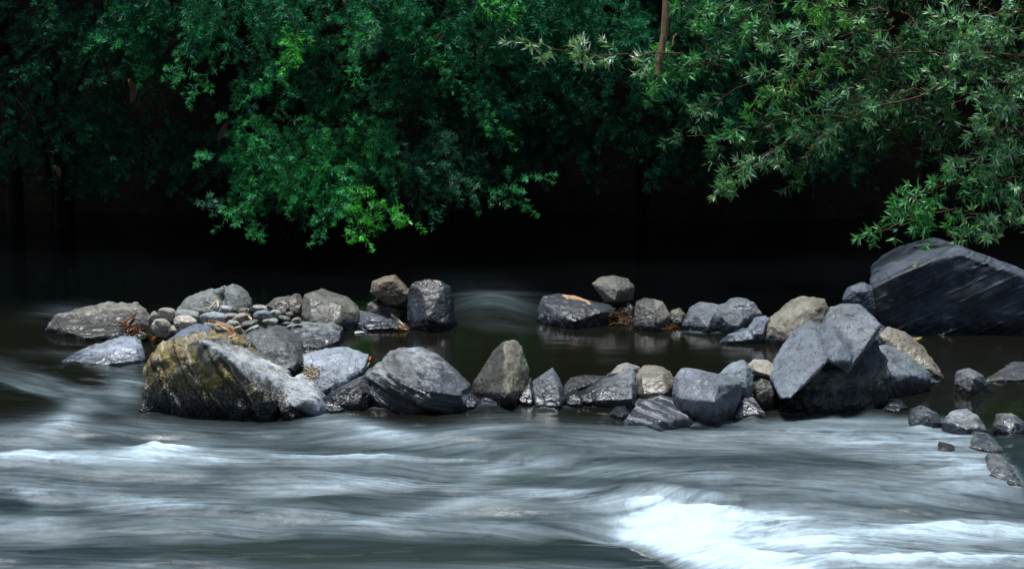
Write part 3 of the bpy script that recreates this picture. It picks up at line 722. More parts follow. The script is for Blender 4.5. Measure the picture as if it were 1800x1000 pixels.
rock('smooth lavender boulder with two low domes', [dict(out=[(1256,556),(1262,543),(1278,538),(1310,540),(1320,560),(1306,585),(1276,577)]), dict(out=[(1270,545),(1285,531),(1303,528),(1325,531),(1341,552),(1325,560),(1285,560)], bulge=.02)], 584, (0.25,0.27,0.30), 0.03, lean=.14, bulge=.09, th=.25, sm=7, group=G_BACK)
rock('bent blue arm of stone reaching down to the pool', [dict(out=[(1264,601),(1280,590),(1315,578),(1345,580),(1344,596),(1310,602),(1270,604)]), dict(out=[(1315,580),(1330,558),(1346,555),(1354,562),(1346,594),(1320,596)])], 603, (0.25,0.28,0.33), 0.025, lean=.12, bulge=.05, th=.15, group=G_BACK)
rock('largest boulder on the right, black and scored with slanting ridges', [(1540,560),(1530,498),(1560,477),(1600,455),(1642,440),(1692,433),(1732,445),(1782,466),(1840,495),(1920,540),(1930,592),(1640,588),(1556,584)], 588, (0.105,0.122,0.148), 0.05, 'strata', .6, 1, lean=.30, ridge=[(1538,506,.10),(1548,545,.06),(1600,465,.20),(1692,446,.22),(1782,478,.20),(1640,586,.02),(1850,588,.02)], th=.8, name='scored_boulder', cat='boulder')
rock('cracked dark blue stone leaning on the big scored boulder', [(1480,528),(1496,505),(1520,495),(1540,506),(1548,545),(1530,562),(1500,545)], 560, (0.12,0.14,0.175), 0.0, Y=gp(900,588)[1]+.05, lean=.1, ridge=[(1500,512,.04),(1524,512,.08),(1532,540,.06)], th=.2, sm=2, group=G_BACK)
rock('dark triangular block filling the gap below the big scored boulder', [(1530,600),(1535,560),(1556,575),(1575,590),(1572,612),(1545,616)], 615, (0.08,0.09,0.11), 0.0, Y=gp(900,640)[1], lean=.12, bulge=.05, th=.2, group=G_FRONT)

# --- pebbles on the bar
def pebble(cx, cy, rx, ry, rot, col, label, lift=0.0):
    z = 0.10 + lift
    p = gp(cx, cy + ry * 0.3, z)
    s = p[1] / FPX
    a, c = rx * s, ry * s * 1.05
    b = a * random.uniform(0.75, 0.95)
    bm = bmesh.new()
    bmesh.ops.create_icosphere(bm, subdivisions=5, radius=1.0)
    V = np.array([v.co[:] for v in bm.verts])
    SEED[0] += 1; sd = SEED[0]
    e = 2.5
    n = (np.abs(V) ** e).sum(1) ** (1 / e)
    V = V / n[:, None]
    V *= (1 + 0.14 * fbm(V * 1.1, 2, sd) + 0.035 * fbm(V * 3.2, 3, sd + 7))[:, None]
    V *= np.array((a, b, c))
    cr, sr = math.cos(R(-rot)), math.sin(R(-rot))
    V = np.stack((V[:, 0] * cr - V[:, 2] * sr, V[:, 1], V[:, 0] * sr + V[:, 2] * cr), 1)
    for v, q in zip(bm.verts, V): v.co = q
    for f in bm.faces: f.smooth = True
    me = bpy.data.meshes.new('pebble'); bm.to_mesh(me); bm.free()
    o = link('pebble', me, MAT['plain']); o.location = p
    o.color = (*[min(.7, c * 1.45) for c in col], -0.2)  # colour raised so the sun dapple on the bar sits in the pebbles
    tag(o, label, 'pebble', 'pebbles on the gravel bar')
    me.calc_loop_triangles()
    BVHS.append(BVHTree.FromPolygons([tuple(q + p) for q in V], [tuple(t_.vertices) for t_ in me.loop_triangles]))
    return o

for a in [
 (293,549,17,11,8,(.28,.28,.265),'cream pebble with a notch, top left of the pebble bed',.06),
 (330,552,22,10,8,(.24,.26,.26),'long grey pebble below the left foot of the two humped boulder',.05),
 (326,563,19,10,2,(.40,.37,.35),'pinkish white egg shaped pebble left of the blue slab',.03),
 (284,572,20,14,30,(.27,.265,.225),'olive striped cobble at the left end of the pebble bed',0),
 (270,556,9,12,40,(.25,.24,.21),'narrow tan pebble under the notched cream pebble',.02),
 (378,556,21,11,10,(.21,.245,.265),'large blue grey pebble in the middle of the bed',.03),
 (396,543,12,7,14,(.26,.285,.285),'small pale grey pebble touching the two humped boulder',.05),
 (410,567,11,6,8,(.25,.275,.28),'small smooth pebble right of the large blue grey one',.02),
 (406,555,14,5,0,(.23,.21,.19),'brown flat pebble partly hidden behind the small smooth pebble',.03),
 (424,556,16,7,-16,(.22,.215,.18),'olive pebble under the bleached curled leaf',.03),
 (438,567,17,5,-10,(.12,.13,.125),'flat dark green pebble lying level',.02),
 (444,577,14,4,-24,(.26,.31,.29),'thin pale green pebble leaning on the flat grey slab',.01),
 (457,541,13,6,8,(.34,.33,.32),'pale pink pebble at the upper right of the bed',.05),
 (461,552,15,10,-6,(.17,.20,.24),'dark blue faceted pebble under the pale pink one',.04),
 (484,550,10,7,2,(.24,.26,.25),'round grey pebble beside the two knobbed stone',.03),
 (500,558,11,4,12,(.13,.14,.13),'thin dark pebble under the two knobbed stone',.01),
 (508,551,7,4,0,(.20,.17,.15),'tiny brown pebble close to the two knobbed stone',.02),
 (522,562,9,5,0,(.20,.175,.155),'small brown pebble nearest the long olive boulder',.0),
 (475,563,14,5,4,(.28,.30,.30),'pale flat pebble just above the grey slab',.01),
 (395,575,20,9,18,(.17,.165,.15),'brown mottled pebble behind the curled orange leaf',0),
 (367,572,10,8,0,(.24,.255,.25),'grey pebble peeping over the blue leaning slab',0),
 (418,578,8,6,-30,(.27,.24,.20),'tan pebble at the tip of the curled orange leaf',0),
 (308,578,14,7,6,(.24,.22,.19),'fawn pebble low on the left below the white egg pebble',-.02),
 (357,558,6,8,0,(.20,.21,.21),'tiny upright grey pebble between the two larger pebbles',.04),
 (322,577,7,6,0,(.55,.55,.52),'small white pebble beside the fawn pebble',-.01),
 (346,545,10,6,4,(.22,.23,.225),'dim grey pebble behind the long grey one',.06),
 (428,546,8,6,0,(.16,.14,.12),'brown pebble in the shade of the two humped boulder',.05),
 (632,584,9,3,0,(.40,.42,.42),'flat white pebble awash at the edge of the pool',-.10),
 (1345,718,6,4,10,(.35,.37,.39),'bright wet pebble beside the black wet chip of stone',-.10),
]:
    pebble(*a)

for k in range(22):
    x = random.uniform(285, 520); y = random.uniform(556, 582)
    g = random.uniform(.10, .26)
    pebble(x, y, random.uniform(4, 7.5), random.uniform(2.5, 4.5), random.uniform(-25, 25), (g, g * random.uniform(.95, 1.03), g * random.uniform(.86, 1.05)), 'tiny pebble filling a gap between the larger pebbles of the bar', -.015)
# --- leaves and sticks lying on the stones
def hit(px, py):
    d = Vector(ray(px, py)).normalized()
    o = Vector((0, 0, CAMZ)); best = None
    for b in BVHS:
        r = b.ray_cast(o, d, 60)
        if r[0] is not None and (best is None or r[3] < best[2]): best = (r[0], r[1], r[3])
    g = Vector(gp(px, py, 0.005))
    if best is None or (g - o).length < best[2]: return g, Vector((0, 0, 1))
    return best[0], best[1]

def strip(name, pts, wid, mat, label, cat, group=None, curl=0.25, fixed=None):
    """a leaf lying along photo points, laid on what is below it"""
    P = []
    for (x, y) in pts:
        if fixed: P.append((Vector(at(x, y, fixed)), Vector((0, -0.6, 0.8))))
        else:
            p, n = hit(x, y)
            P.append((p + n * 0.012, n))
    dist = [(p - P[0][0]).length for p, n in P]
    if not fixed:                       # keep the leaf in one piece over gaps
        y0 = sorted(p.y for p, n in P)[0]
        P = [(Vector(at(x, y, min(max(p.y, y0), y0 + 0.12))), n) for (p, n), (x, y) in zip(P, pts)]
    V, F = [], []
    N = 4 * (len(P) - 1)
    for i in range(N + 1):
        s = i / N * (len(P) - 1); k = min(int(s), len(P) - 2); f = s - k
        c = P[k][0].lerp(P[k + 1][0], f)
        t = (P[k + 1][0] - P[k][0]).normalized()
        n = P[k][1].lerp(P[k + 1][1], f)
        n = (n + Vector((0, -0.5, 0.4))).normalized()
        side = t.cross(n).normalized()
        w = wid * math.sin(math.pi * min(0.97, 0.06 + 0.9 * i / N)) ** 0.8
        n2 = side.cross(t).normalized()
        for u in (-1, -0.5, 0, 0.5, 1):
            V.append(c + side * (w * u * 0.5) + n2 * (curl * wid * (u * u - 0.5)))
    for i in range(N):
        for j in range(4):
            a = i * 5 + j
            F.append((a, a + 1, a + 6, a + 5))
    n0 = len(V)
    base = Vector(V[0])
    me = mesh_np(name, np.array([tuple(v - base) for v in V]), F)
    o = link(name, me, mat); o.location = base
    sol = o.modifiers.new('thickness', 'SOLIDIFY'); sol.thickness = 0.0015
    tag(o, label, cat, group)
    return o

GL = 'fallen leaves on the stones'
strip('fallen_leaf', [(988,519),(1005,524),(1022,529),(1040,535)], 0.055, M_DRY, 'long orange leaf lying flat on the long black stone', 'leaf', GL, .1)
strip('fallen_leaf', [(366,564),(385,569),(402,578),(410,590),(402,594)], 0.036, M_DRY, 'curled orange leaf drooping over the top of the lichen boulder', 'leaf', GL)
strip('fallen_leaf', [(436,542),(432,550),(437,556),(442,562)], 0.026, M_PALE, 'bleached curled leaf among the pebbles', 'leaf', GL, .5)
strip('fallen_leaf', [(381,526),(383,533),(383,541)], 0.016, M_PALE, 'short bleached leaf standing on the two humped boulder', 'leaf', GL)
strip('fallen_stalk', [(381,526),(374,535),(367,543)], 0.010, M_PALE, 'thin bleached stalk leaning beside the short bleached leaf', 'leaf', GL)
strip('fallen_leaf', [(216,572),(226,566),(238,553)], 0.034, M_RUST, 'rust brown leaf standing up on the dark wet cobble', 'leaf', GL, .5)
strip('fallen_leaf', [(206,566),(222,573),(238,573)], 0.028, M_RUST, 'rust brown leaf lying across the dark wet cobble', 'leaf', GL)
strip('fallen_leaf', [(244,595),(251,592),(257,591)], 0.022, M_GRN, 'small green leaf in the gap behind the long blue white slab', 'leaf', GL)
strip('fallen_leaf', [(256,589),(265,592),(274,595)], 0.020, M_YEL, 'yellow leaf in the gap beside the small green leaf', 'leaf', GL)
strip('fallen_leaf', [(262,597),(275,593),(287,585)], 0.024, M_RUST, 'brown leaf lying behind the yellow leaf', 'leaf', GL)
strip('fallen_leaf', [(688,553),(700,564),(712,574)], 0.018, M_PALE, 'pale stick like leaf leaning below the brown perched boulder', 'leaf', GL)
strip('fallen_leaf', [(650,633),(650,629),(653,626)], 0.012, M_RED, 'tiny red leaf between the dished slab and the banded boulder', 'leaf', GL)
strip('fallen_leaf', [(634,655),(642,646),(649,637)], 0.016, M_PALE, 'cream leaf edge between the dished slab and the banded boulder', 'leaf', GL)
strip('fallen_leaf', [(762,493),(770,496),(776,502)], 0.020, M_PALE, 'pale leaf on top of the upright near black block', 'leaf', GL)
strip('fallen_leaf', [(1602,597),(1612,596),(1621,593)], 0.022, M_YEL, 'yellow leaf at the foot of the big scored boulder', 'leaf', GL)
strip('fallen_leaf', [(1604,470),(1608,466),(1613,462)], 0.014, M_PALE, 'tiny pale leaf high on the big scored boulder', 'leaf', GL)
strip('fallen_leaf', [(1162,578),(1172,577),(1182,576)], 0.014, M_DRY, 'thin orange leaf afloat under the small round stone', 'leaf', GL)
strip('fallen_leaf', [(1100,533),(1105,537),(1110,541)], 0.026, M_PALE, 'cream leaf fragment under the squarish perched boulder', 'leaf', GL)
strip('fallen_leaf', [(1569,618),(1573,611),(1577,605)], 0.014, M_PALE, 'cream leaf tip upright beside the ochre spotted slab', 'leaf', GL)
# litter caught between stones: nobody could count it
def litter(cx, cy, rx, ry, n, mat, label):
    V, F = [], []
    base, _ = hit(cx, cy)
    for i in range(n):
        x, y = random.gauss(cx, rx * .5), random.gauss(cy, ry * .5)
        p, nn = hit(x, y)
        if abs(p.y - base.y) > 0.25: continue
        a = random.uniform(0, math.pi)
        d = Vector((math.cos(a), random.uniform(-.5, .5), math.sin(a) * .6)).normalized()
        L = random.uniform(.02, .05); w = random.uniform(.002, .004)
        q = p + Vector((0, -.008, .006))
        s = d.cross(Vector((0, -1, .4))).normalized() * w
        k = Vector((0, -1, .4)).normalized() * w
        b = len(V)
        for e in (-1, 1):
            for u in (s, k, -s, -k): V.append(q + d * L * .5 * e + u)
        for j in range(4): F.append((b + j, b + (j + 1) % 4, b + 4 + (j + 1) % 4, b + 4 + j))
    if not F: return
    o = link('leaf_litter', mesh_np('leaf_litter', np.array([tuple(v - base) for v in V]), F), mat); o.location = base
    tag(o, label, 'litter', None, 'stuff')
litter(1092, 560, 18, 12, 200, M_DIM, 'heap of twig litter caught under the squarish perched boulder')
litter(548, 655, 14, 12, 90, M_PALE, 'pale straw litter between the round grey boulder and the dished slab')
litter(706, 577, 11, 4, 26, M_DRY, 'brown litter at the foot of the dark blue slab')
litter(235, 581, 30, 8, 40, M_RUST, 'brown leaf litter around the dark wet cobble')
litter(1178, 574, 7, 4, 22, M_RUST, 'brown litter under the small round stone')

# ------------------------------------------------------------------ foliage
class Leaves:
    def __init__(s): s.p, s.d, s.n, s.l, s.w, s.c = [], [], [], [], [], []
    def add(s, p, d, n, l, w, c):
        s.p.append(p); s.d.append(d); s.n.append(n); s.l.append(l); s.w.append(w); s.c.append(c)
    def build(s, name, mat, parent):
        p, d, n = np.concatenate(s.p), np.concatenate(s.d), np.concatenate(s.n)
        l, w, c = np.concatenate(s.l)[:, None], np.concatenate(s.w)[:, None], np.concatenate(s.c)
        sd = np.cross(d, n); sd /= np.linalg.norm(sd, axis=1)[:, None] + 1e-9
        up = np.cross(sd, d)
        v = np.stack((p, p + d * l * .42 + sd * w * .5 + up * w * .14, p + d * l * .5 - up * w * .02, p + d * l * .42 - sd * w * .5 + up * w * .14, p + d * l - up * l * .08), 1)
        N = len(p)
        i = (np.arange(N) * 5)[:, None]
        F = np.concatenate((i + np.array([[0, 2, 1]]), i + np.array([[1, 2, 4]]), i + np.array([[0, 3, 2]]), i + np.array([[3, 4, 2]])))
        me = mesh_np(name, v.reshape(-1, 3), F, smooth=False)
        ca = me.color_attributes.new('tint', 'FLOAT_COLOR', 'POINT')
        cc = np.ones((N, 5, 4), np.float32); cc[:, :, :3] = c[:, None, :]
        ca.data.foreach_set('color', cc.ravel())
        return link(name, me, mat, parent)

class Tubes:
    def __init__(s): s.V, s.F, s.k = [], [], 0
    def add(s, pts, r0, r1, sides=3):
        pts = np.asarray(pts, float); n = len(pts)
        t = np.gradient(pts, axis=0); t /= np.linalg.norm(t, axis=1)[:, None] + 1e-9
        ref = np.array((0.31, -0.8, 0.5)); a = np.cross(t, ref); a /= np.linalg.norm(a, axis=1)[:, None] + 1e-9
        b = np.cross(t, a)
        r = np.linspace(r0, r1, n)[:, None, None]
        th = np.linspace(0, 2 * math.pi, sides, endpoint=False)
        ring = pts[:, None, :] + r * (np.cos(th)[None, :, None] * a[:, None, :] + np.sin(th)[None, :, None] * b[:, None, :])
        s.V.append(ring.reshape(-1, 3))
        i = (np.arange(n - 1)[:, None] * sides + np.arange(sides)[None, :])
        j = (np.arange(n - 1)[:, None] * sides + (np.arange(sides)[None, :] + 1) % sides)
        s.F.append(np.stack((i, j, j + sides, i + sides), -1).reshape(-1, 4) + s.k)
        s.k += n * sides
    def build(s, name, mat, parent):
        return link(name, mesh_np(name, np.concatenate(s.V), np.concatenate(s.F)), mat, parent)

def unit(v): return v / (np.linalg.norm(v) + 1e-9)

def twig(L, T, p0, d0, length, leaf, width, space, tint, droop=0.35, r=0.0016, whorl=1.0):
    k = 6
    d = unit(d0); pts = [p0]
    for i in range(k):
        d = unit(d + np.array((0, 0, -droop / k)) + RNG.normal(0, .07, 3))
        pts.append(pts[-1] + d * length / k)
    pts = np.array(pts)
    T.add(pts, r, r * .5)
    n = max(4, int(length / space)) + 7
    s = np.clip(RNG.uniform(0.08, 1, n) ** 0.7, 0, 0.999) * k
    s[-9:] = k * RNG.uniform(.93, .998, 9)
    i = s.astype(int); f = (s - i)[:, None]
    p = pts[i] * (1 - f) + pts[i + 1] * f
    t = pts[i + 1] - pts[i]; t /= np.linalg.norm(t, axis=1)[:, None]
    q = RNG.normal(0, 1, (n, 3)); q -= t * (q * t).sum(1)[:, None]; q /= np.linalg.norm(q, axis=1)[:, None]
    ang = RNG.uniform(R(28), R(72), n)[:, None]; ang[-9:] = RNG.uniform(R(15), R(78), 9)[:, None]
    dd = t * np.cos(ang) + q * np.sin(ang) + np.array((0, 0, .08)); dd /= np.linalg.norm(dd, axis=1)[:, None]
    nn = t * np.sin(ang) - q * np.cos(ang) + RNG.normal(0, .3, (n, 3)) + np.array((0, 0, .35))
    l = leaf * RNG.uniform(.6, 1.12, n) * np.where(s > k * .85, .8, 1)
    tip = np.clip((s / k - .6) / .4, 0, 1)[:, None]
    c = np.array(tint)[None, :] * RNG.uniform(.7, 1.3, (n, 1)) * np.where(RNG.random((n, 1)) < (.2 if leaf > .06 else .08), np.array([[2.3, 1.45, 2.0]]), 1.0) * (1 + tip * np.array((.7, .35, .1)))  # odd leaves paled to stand for silvery highlights as well as undersides
    L.add(p, dd, nn, l, width * RNG.uniform(.75, 1.2, n), c)
    return pts

def spray(L, T, path, n_tw, tlen, leaf, width, space, tint, r=0.004, spread=0.9):
    q_ = RNG.uniform(.72, 1.25); leaf, width = leaf * q_, width * q_
    tint = tuple(np.array(tint) * RNG.uniform(.6, 1.3))
    path = np.array(path, float)
    # resample and roughen
    seg = np.r_[0, np.cumsum(np.linalg.norm(np.diff(path, axis=0), axis=1))]
    tot = seg[-1]; u = np.linspace(0, tot, 12)
    P = np.stack([np.interp(u, seg, path[:, k]) for k in range(3)], 1)
    P[1:-1] += RNG.normal(0, .012, (10, 3))
    T.add(P, r, r * .35, 4)
    for i in range(n_tw):
        s = RNG.uniform(.12, 1) ** .8 * 10.99
        k = int(s); p = P[k] + (P[k + 1] - P[k]) * (s - k)
        t = unit(P[k + 1] - P[k])
        q = RNG.normal(0, 1, 3) * np.array((1, 1, .75)); q = unit(q - t * np.dot(q, t))
        d = t * .75 + q * spread + np.array((0, -.12, -.05))
        twig(L, T, p, d, tlen * RNG.uniform(.55, 1.15) * (1.15 - .5 * s / 11), leaf, width, space, tint)
    twig(L, T, P[-1], P[-1] - P[-2], tlen * .9, leaf, width, space, tint)
    return P

def plant(name, label, cat, base, group=None):
    e = bpy.data.objects.new(name, None); COL.objects.link(e); e.location = base
    tag(e, label, cat, group)
    return e

def childs(e, *objs):
    for o in objs:
        o.parent = e
        o.matrix_parent_inverse = Matrix.Translation(e.location).inverted()

def one_tube(name, pts, r0, r1, mat, sides=8):
    t = Tubes(); t.add(pts, r0, r1, sides)
    return t.build(name, mat, None)

TEAL = (0.022, 0.20, 0.115); MIDG = (0.050, 0.38, 0.165); FRESH = (0.085, 0.50, 0.11); DEEP = (0.015, 0.135, 0.078); BLUEG = (0.075, 0.30, 0.21)  # darker fill and brighter spray tints also stand for leaf shade and light
def fill(L, T, regs, leaf, width, space, tlen, ntw):
    """regs: (px0,px1,py0,py1,count,Y0,Y1,tint)"""
    for x0, x1, y0, y1, cnt, Y0, Y1, tint in regs:
        for i in range(int(cnt * 1.1)):
            Y = RNG.uniform(Y0, Y1)
            tip = at(RNG.uniform(x0, x1), RNG.uniform(y0, y1), Y)
            lat = RNG.normal(0, .30)
            root = tip + np.array((-lat, RNG.uniform(.25, .5), RNG.uniform(.10, .32)))
            mid = (tip + root) / 2 + np.array((0, 0, .08))
            spray(L, T, (root, mid, tip), ntw, tlen, leaf, width, space, tint, .003)

def paths(L, T, lst, leaf, width, space, tlen, Y, bmat, r=.005):
    """lst: (photo points root->tip, twigs, tint, dY) ; every one also gets its visible branch"""
    brs = []
    for pts, ntw, tint, dy in lst:
        n = len(pts)
        W = [at(x, y, Y + dy + .35 * (1 - i / (n - 1))) for i, (x, y) in enumerate(pts)]
        tb = Tubes()
        P = spray(L, tb, W, 0, tlen * .01, leaf, width, space, tint, r)
        for i in range(int(ntw * 1.5)):
            s = RNG.uniform(.05, 1) ** .8 * 10.99
            k = int(s); p = P[k] + (P[k + 1] - P[k]) * (s - k); t = unit(P[k + 1] - P[k])
            q = RNG.normal(0, 1, 3) * np.array((1, .9, .8)); q = unit(q - t * np.dot(q, t))
            twig(L, T, p, t * .8 + q * .8 + np.array((0, -.1, 0)), tlen * RNG.uniform(.5, 1.15) * (1.15 - .5 * s / 11), leaf, width, space, tint)
        twig(L, T, P[-1], P[-1] - P[-2], tlen * .8, leaf, width, space, tint)
        brs.append(tb.build('branch', bmat, None))
    return brs

# fine-leaved shrubs hanging over the far bank
FL = dict(leaf=0.056, width=0.0085, space=0.0062)
def shrub(label, base_px, regs, plist, Y, stems):
    bx = at(base_px[0], base_px[1], 15.9)
    e = plant('overhanging_shrub', label, 'shrub', (bx[0], 15.9, ground_z(np.array([[bx[0], 15.9, 0]]))[0]), 'shrubs overhanging the far bank')
    L, T = Leaves(), Tubes()
    fill(L, T, regs, FL['leaf'], FL['width'], FL['space'], .17, 11)
    brs = paths(L, T, plist, FL['leaf'], FL['width'], FL['space'], .17, Y, M_BARK)
    for st in stems:
        W = [np.array(e.location)] + [at(x, y, yy) for x, y, yy in st]
        brs.append(one_tube('stem', np.array(W), .035, .012, M_BARK, 7))
    childs(e, L.build('foliage', M_LEAF_FINE, None), T.build('twigs', M_BARK, None), *brs)
    return e

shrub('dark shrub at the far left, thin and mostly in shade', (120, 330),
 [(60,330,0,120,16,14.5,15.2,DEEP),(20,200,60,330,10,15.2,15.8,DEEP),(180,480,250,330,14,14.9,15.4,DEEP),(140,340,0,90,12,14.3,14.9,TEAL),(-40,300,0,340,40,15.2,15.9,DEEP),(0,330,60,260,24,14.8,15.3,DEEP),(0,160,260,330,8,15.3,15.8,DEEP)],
 [([(330,60),(250,70),(178,76)],12,MIDG,0),([(300,75),(250,95),(243,128)],6,MIDG,0),([(210,70),(120,90),(45,130)],8,TEAL,.3),([(300,90),(230,120),(165,140)],9,TEAL,.2),([(240,20),(160,30),(90,40)],8,TEAL,.4)], 14.4,
 [[(120,200,15.6),(160,90,15.0)],[(60,180,15.8),(150,40,15.2)]])
shrub('leafy green shrub with a bright spray dipping almost to the water', (520, 330),
 [(330,660,0,90,40,14.1,14.9,TEAL),(420,760,60,200,40,14.4,15.1,TEAL),(420,700,230,330,34,14.0,14.7,MIDG),(400,720,300,385,26,13.8,14.3,MIDG),(560,860,270,350,30,14.2,14.8,BLUEG),(200,560,0,60,20,14.3,15,TEAL),(300,520,270,340,14,14.5,15.0,DEEP)],
 [([(410,15),(345,75),(312,125)],12,MIDG,0),([(420,60),(375,120),(343,160)],9,MIDG,0),([(500,10),(520,60),(510,105)],14,FRESH,-.1),([(530,60),(500,120),(455,155)],12,MIDG,0),
  ([(600,0),(632,60),(628,122)],12,MIDG,-.1),([(690,0),(670,30),(640,80)],12,BLUEG,0),([(560,250),(480,320),(400,385)],18,MIDG,-.2),([(480,320),(420,380),(440,405)],8,MIDG,-.3),
  ([(560,290),(600,360),(560,408)],16,MIDG,-.35),([(600,310),(660,370),(718,388)],18,FRESH,-.35),([(620,330),(630,390),(632,415)],12,FRESH,-.4),([(660,260),(760,300),(862,348)],18,BLUEG,-.1),
  ([(820,345),(890,325),(945,312)],8,MIDG,-.1),([(870,320),(905,335),(927,362)],6,MIDG,-.1),([(520,230),(560,300),(520,350)],14,MIDG,-.2),([(440,330),(400,355),(370,357)],5,BLUEG,-.1),([(700,300),(770,330),(760,370)],10,TEAL,0)], 14.0,
 [[(540,260,15.4),(520,120,14.8)],[(560,250,15.3),(620,100,14.7)],[(500,280,15.2),(420,100,14.8)]])
shrub('blue green shrub in the middle with long drooping sprays', (840, 300),
 [(640,960,0,120,46,14.2,15.0,TEAL),(700,1000,80,230,34,14.4,15.2,TEAL),(820,1050,0,60,16,14.6,15.2,MIDG)],
 [([(740,90),(810,150),(882,238)],14,MIDG,-.1),([(780,110),(830,150),(890,190)],10,TEAL,0),([(700,0),(740,60),(760,100)],10,MIDG,0),([(800,0),(850,10),(895,15)],10,FRESH,0),([(850,40),(900,100),(960,120)],10,TEAL,.1),([(760,0),(820,60),(800,130)],12,TEAL,0),([(720,120),(690,150),(640,165)],10,TEAL,0)], 14.2,
 [[(840,200,15.4),(800,60,14.9)],[(860,180,15.5),(900,40,15.0)]])
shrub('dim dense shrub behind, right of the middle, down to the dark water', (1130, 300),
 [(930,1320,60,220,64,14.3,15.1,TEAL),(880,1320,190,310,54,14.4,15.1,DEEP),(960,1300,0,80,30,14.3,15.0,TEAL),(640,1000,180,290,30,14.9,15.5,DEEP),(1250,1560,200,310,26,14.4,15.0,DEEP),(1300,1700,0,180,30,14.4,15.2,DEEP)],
 [([(1000,240),(1060,225),(1130,235)],8,TEAL,.3),([(1200,250),(1270,270),(1310,290)],8,TEAL,.2),([(980,150),(950,220),(970,280)],9,TEAL,.2),([(1100,200),(1060,255),(1010,265)],9,TEAL,.2)], 14.6,
 [[(1120,220,15.6),(1080,80,15.2)],[(1150,210,15.6),(1220,90,15.2)]])

# nearer tree with broad silvery leaves, reaching in from the right
RB = at(1905, 330, 13.9)
tree = plant('silver_leaved_tree', 'tree with broad silvery green leaves reaching in from the right', 'tree', (RB[0] + .35, 14.6, -0.35))
L, T = Leaves(), Tubes()
SIL = (0.145, 0.38, 0.235); SILB = (0.075, 0.33, 0.14); SILD = (0.025, 0.11, 0.055); NEWG = (0.10, 0.34, 0.10)  # SILD: dark fill tint standing for the shaded gaps between sprays
BL = dict(leaf=0.088, width=0.0165, space=0.0135)
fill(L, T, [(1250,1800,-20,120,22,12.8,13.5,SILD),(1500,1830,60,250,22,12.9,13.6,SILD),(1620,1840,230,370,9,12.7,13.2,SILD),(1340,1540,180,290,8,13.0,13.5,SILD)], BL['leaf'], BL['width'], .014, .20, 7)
brs = paths(L, T, [
 ([(1800,100),(1620,90),(1500,92),(1400,118),(1290,155),(1195,232)],22,SIL,0), ([(1430,112),(1350,70),(1270,15)],12,SILB,.1), ([(1650,150),(1580,180),(1480,215),(1350,265),(1275,317)],26,SIL,-.15),
 ([(1500,210),(1390,205),(1285,232)],14,SILB,-.1), ([(1560,55),(1450,65),(1370,70)],14,SIL,0), ([(1520,85),(1440,125),(1370,165)],12,NEWG,-.1), ([(1320,135),(1240,110),(1190,118)],8,SILB,.1),
 ([(1620,160),(1530,165),(1445,182)],10,SIL,0), ([(1820,60),(1740,40),(1655,38)],14,SIL,-.1), ([(1820,290),(1750,270),(1685,278)],12,SIL,-.2), ([(1820,315),(1700,312),(1595,350)],18,SILB,-.3),
 ([(1820,395),(1680,362),(1600,385),(1535,410)],14,SILB,-.3), ([(1830,405),(1760,395),(1710,405)],14,SIL,-.35), ([(1830,200),(1740,180),(1640,142)],14,SIL,-.1), ([(1200,95),(1060,98),(1000,90),(925,75)],13,(0.20,0.42,0.30),-.3),
 ([(1190,60),(1170,110),(1150,152)],8,SILB,0), ([(1830,20),(1760,15),(1690,70)],12,SIL,-.1), ([(1560,20),(1480,20),(1420,5)],12,NEWG,0), ([(1300,0),(1240,25),(1200,10)],10,SILB,.1), ([(1830,120),(1780,140),(1720,230)],14,SIL,-.1),
 ([(1620,330),(1600,375),(1625,400)],8,SILB,-.3), ([(1720,300),(1790,330),(1800,380)],12,SIL,-.3), ([(1460,225),(1420,270),(1400,320)],10,SILD,.1), ([(1380,250),(1330,300),(1290,320)],6,SIL,-.1)],
 BL['leaf'], BL['width'], BL['space'], .17, 12.5, M_TWIG, .007)
b = np.array(tree.location)
brs.append(one_tube('trunk', np.array([b, b + (0.05, -.1, 1.0), b + (-.05, -.35, 2.0), b + (-.1, -.6, 3.2), b + (-.1, -.7, 4.4)]), .10, .05, M_BARK, 10))
for q in [(1800,100,12.85),(1820,300,12.65),(1830,420,12.5),(1650,150,12.75)]:
    brs.append(one_tube('limb', np.array([b + (-.03, -.25, 1.6), (b + (-.03, -.25, 1.6)) * .5 + at(*q) * .5 + (0, 0, .05), at(*q)]), .03, .010, M_BARK, 7))
childs(tree, L.build('foliage', M_LEAF_BROAD, None), T.build('twigs', M_TWIG, None), *brs)

# bare brown stem hanging at the top
o = one_tube('bare_stem', np.array([at(1178, -60, 12.7), at(1172, 0, 12.65), at(1168, 60, 12.6), at(1159, 105, 12.55), at(1155, 134, 12.5)]), .030, .020, M_STEM, 10)
tag(o, 'bare peeling brown stem hanging down near the top, right of the middle', 'stem')
# strips of bark and dead leaves hung up in the far shrubs
for pts, w, lb in [([(226,140),(236,160),(232,184)],.05,'brown strip of bark hanging in the dark shrub at the far left'), ([(402,214),(392,232),(384,250)],.045,'brown bark strip caught below the leafy green shrub'),
                   ([(768,72),(774,64),(780,58)],.04,'orange dead leaf caught high in the middle shrub'), ([(95,292),(102,300),(106,312)],.035,'pale dead leaf low in the shade at the far left')]:
    strip('hanging_bark', pts, w, M_DIM, lb, 'bark strip', 'dead strips caught in the shrubs', .4, fixed=14.25)

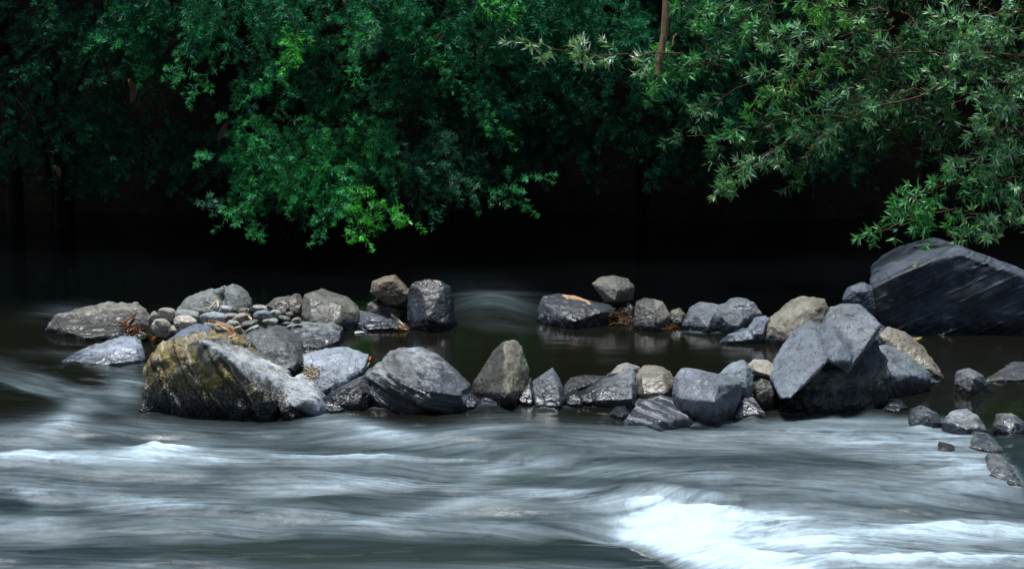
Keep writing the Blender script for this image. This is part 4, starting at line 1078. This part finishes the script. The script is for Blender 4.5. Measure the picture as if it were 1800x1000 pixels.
# river-bank trees: dark trunks in the shade, crowns closing the sky over the far bank
def bank_tree(label, px, Y, r, x0, x1, n):
    bx = at(px, 300, Y)[0]
    z0 = float(ground_z(np.array([[bx, Y, 0.0]]))[0]) - .1
    e = plant('river_bank_shade_tree', label, 'tree', (bx, Y, z0), 'trees of the far bank')
    tr = one_tube('trunk', np.array([(bx, Y, z0), (bx + .04, Y, z0 + 1.2), (bx - .05, Y - .05, 2.6), (bx + .05, Y - .1, 4.5), (bx, Y, 7.0)]), r, r * .55, M_BARK, 12)
    L, T = Leaves(), Tubes()
    P = np.stack((RNG.uniform(x0, x1, n), RNG.uniform(15.2, 23.5, n), RNG.uniform(2.75, 6.0, n)), 1)
    P[:, 2] = np.maximum(P[:, 2], 2.75 + (P[:, 1] - 13.9) * .05)
    d = RNG.normal(0, 1, (n, 3)) * (1, 1, .5); d /= np.linalg.norm(d, axis=1)[:, None]
    L.add(P, d, RNG.normal(0, .4, (n, 3)) + (0, 0, 1), RNG.uniform(.18, .34, n), RNG.uniform(.07, .13, n), np.tile(DEEP, (n, 1)) * RNG.uniform(.7, 1.3, (n, 1)))
    lim = [one_tube('limb', np.array([(bx, Y, 3.6), (x * .5 + bx * .5, Y - 1, 4.3), (x, Y - 2.2, 4.0)]), r * .4, r * .15, M_BARK, 7) for x in (x0 * .7 + x1 * .3, x0 * .3 + x1 * .7)]
    childs(e, tr, L.build('crown', M_LEAF_DARK, None), *lim)
bank_tree('slim dark trunk in the shade at the left edge', 18, 15.9, .075, -6.5, -2.6, 7000)
bank_tree('leaning dark trunk second from the left edge', 98, 15.7, .055, -3.4, -.6, 6000)
bank_tree('dark trunk lost behind the middle shrubs', 905, 16.6, .10, -1.2, 2.0, 7000)
bank_tree('dark trunk lost behind the silvery tree', 1640, 16.4, .11, 1.6, 6.5, 8000)

# sticks in the shade at the foot of the bank
for pts, w, lb in [([(470,190),(500,195),(545,262),(575,275)],.006,'thin grey stick arching in the gap of the leafy shrub'), ([(490,400),(520,440),(595,462)],.006,'thin dead branch trailing down to the dark water'),
                   ([(800,340),(801,380),(800,415)],.004,'fine twig hanging straight down to the water'), ([(30,178),(50,200),(62,212)],.008,'short pale stick in the shade at the left'),]:
    Yk = 14.0 if pts[0][1] < 450 else 12.6
    o = one_tube('dead_twig', np.array([at(x, y, Yk) for x, y in pts]), w * .8, w * .4, M_BARK, 6)
    tag(o, lb, 'twig', 'dead twigs along the far bank')

# unseen trees added behind the camera; crowns block front sky to darken stone fronts
def sky_block_tree(label, bx, by, r, n):
    z0 = float(ground_z(np.array([[bx, by, 0.0]]))[0]) - .1
    e = plant('river_bank_shade_tree', label, 'tree', (bx, by, z0), 'unseen trees added behind the camera')
    tr = one_tube('trunk', np.array([(bx, by, z0), (bx + .1, by, z0 + 2), (bx, by + .3, z0 + 5), (bx, by + .6, z0 + 8)]), r, r * .5, M_BARK, 12)
    L = Leaves()
    P = np.stack((bx + RNG.normal(0, 3.0, n), by + 1.5 + RNG.uniform(-3.5, 5.0, n), RNG.uniform(5.2, 9.5, n)), 1)
    d = RNG.normal(0, 1, (n, 3)) * (1, 1, .5); d /= np.linalg.norm(d, axis=1)[:, None]
    L.add(P, d, RNG.normal(0, .6, (n, 3)) + (0, 0, 1), RNG.uniform(.25, .45, n), RNG.uniform(.10, .18, n), np.tile(DEEP, (n, 1)) * RNG.uniform(.7, 1.3, (n, 1)))
    childs(e, tr, L.build('crown', M_LEAF_DARK, None))
for bx, lb in ((-7.5, 'left'), (-2.2, 'middle left'), (3.0, 'middle right'), (8.0, 'right')):
    sky_block_tree('unseen tree added behind the viewer to block the front sky, %s one' % lb, bx, -3.2, .16, 5000)
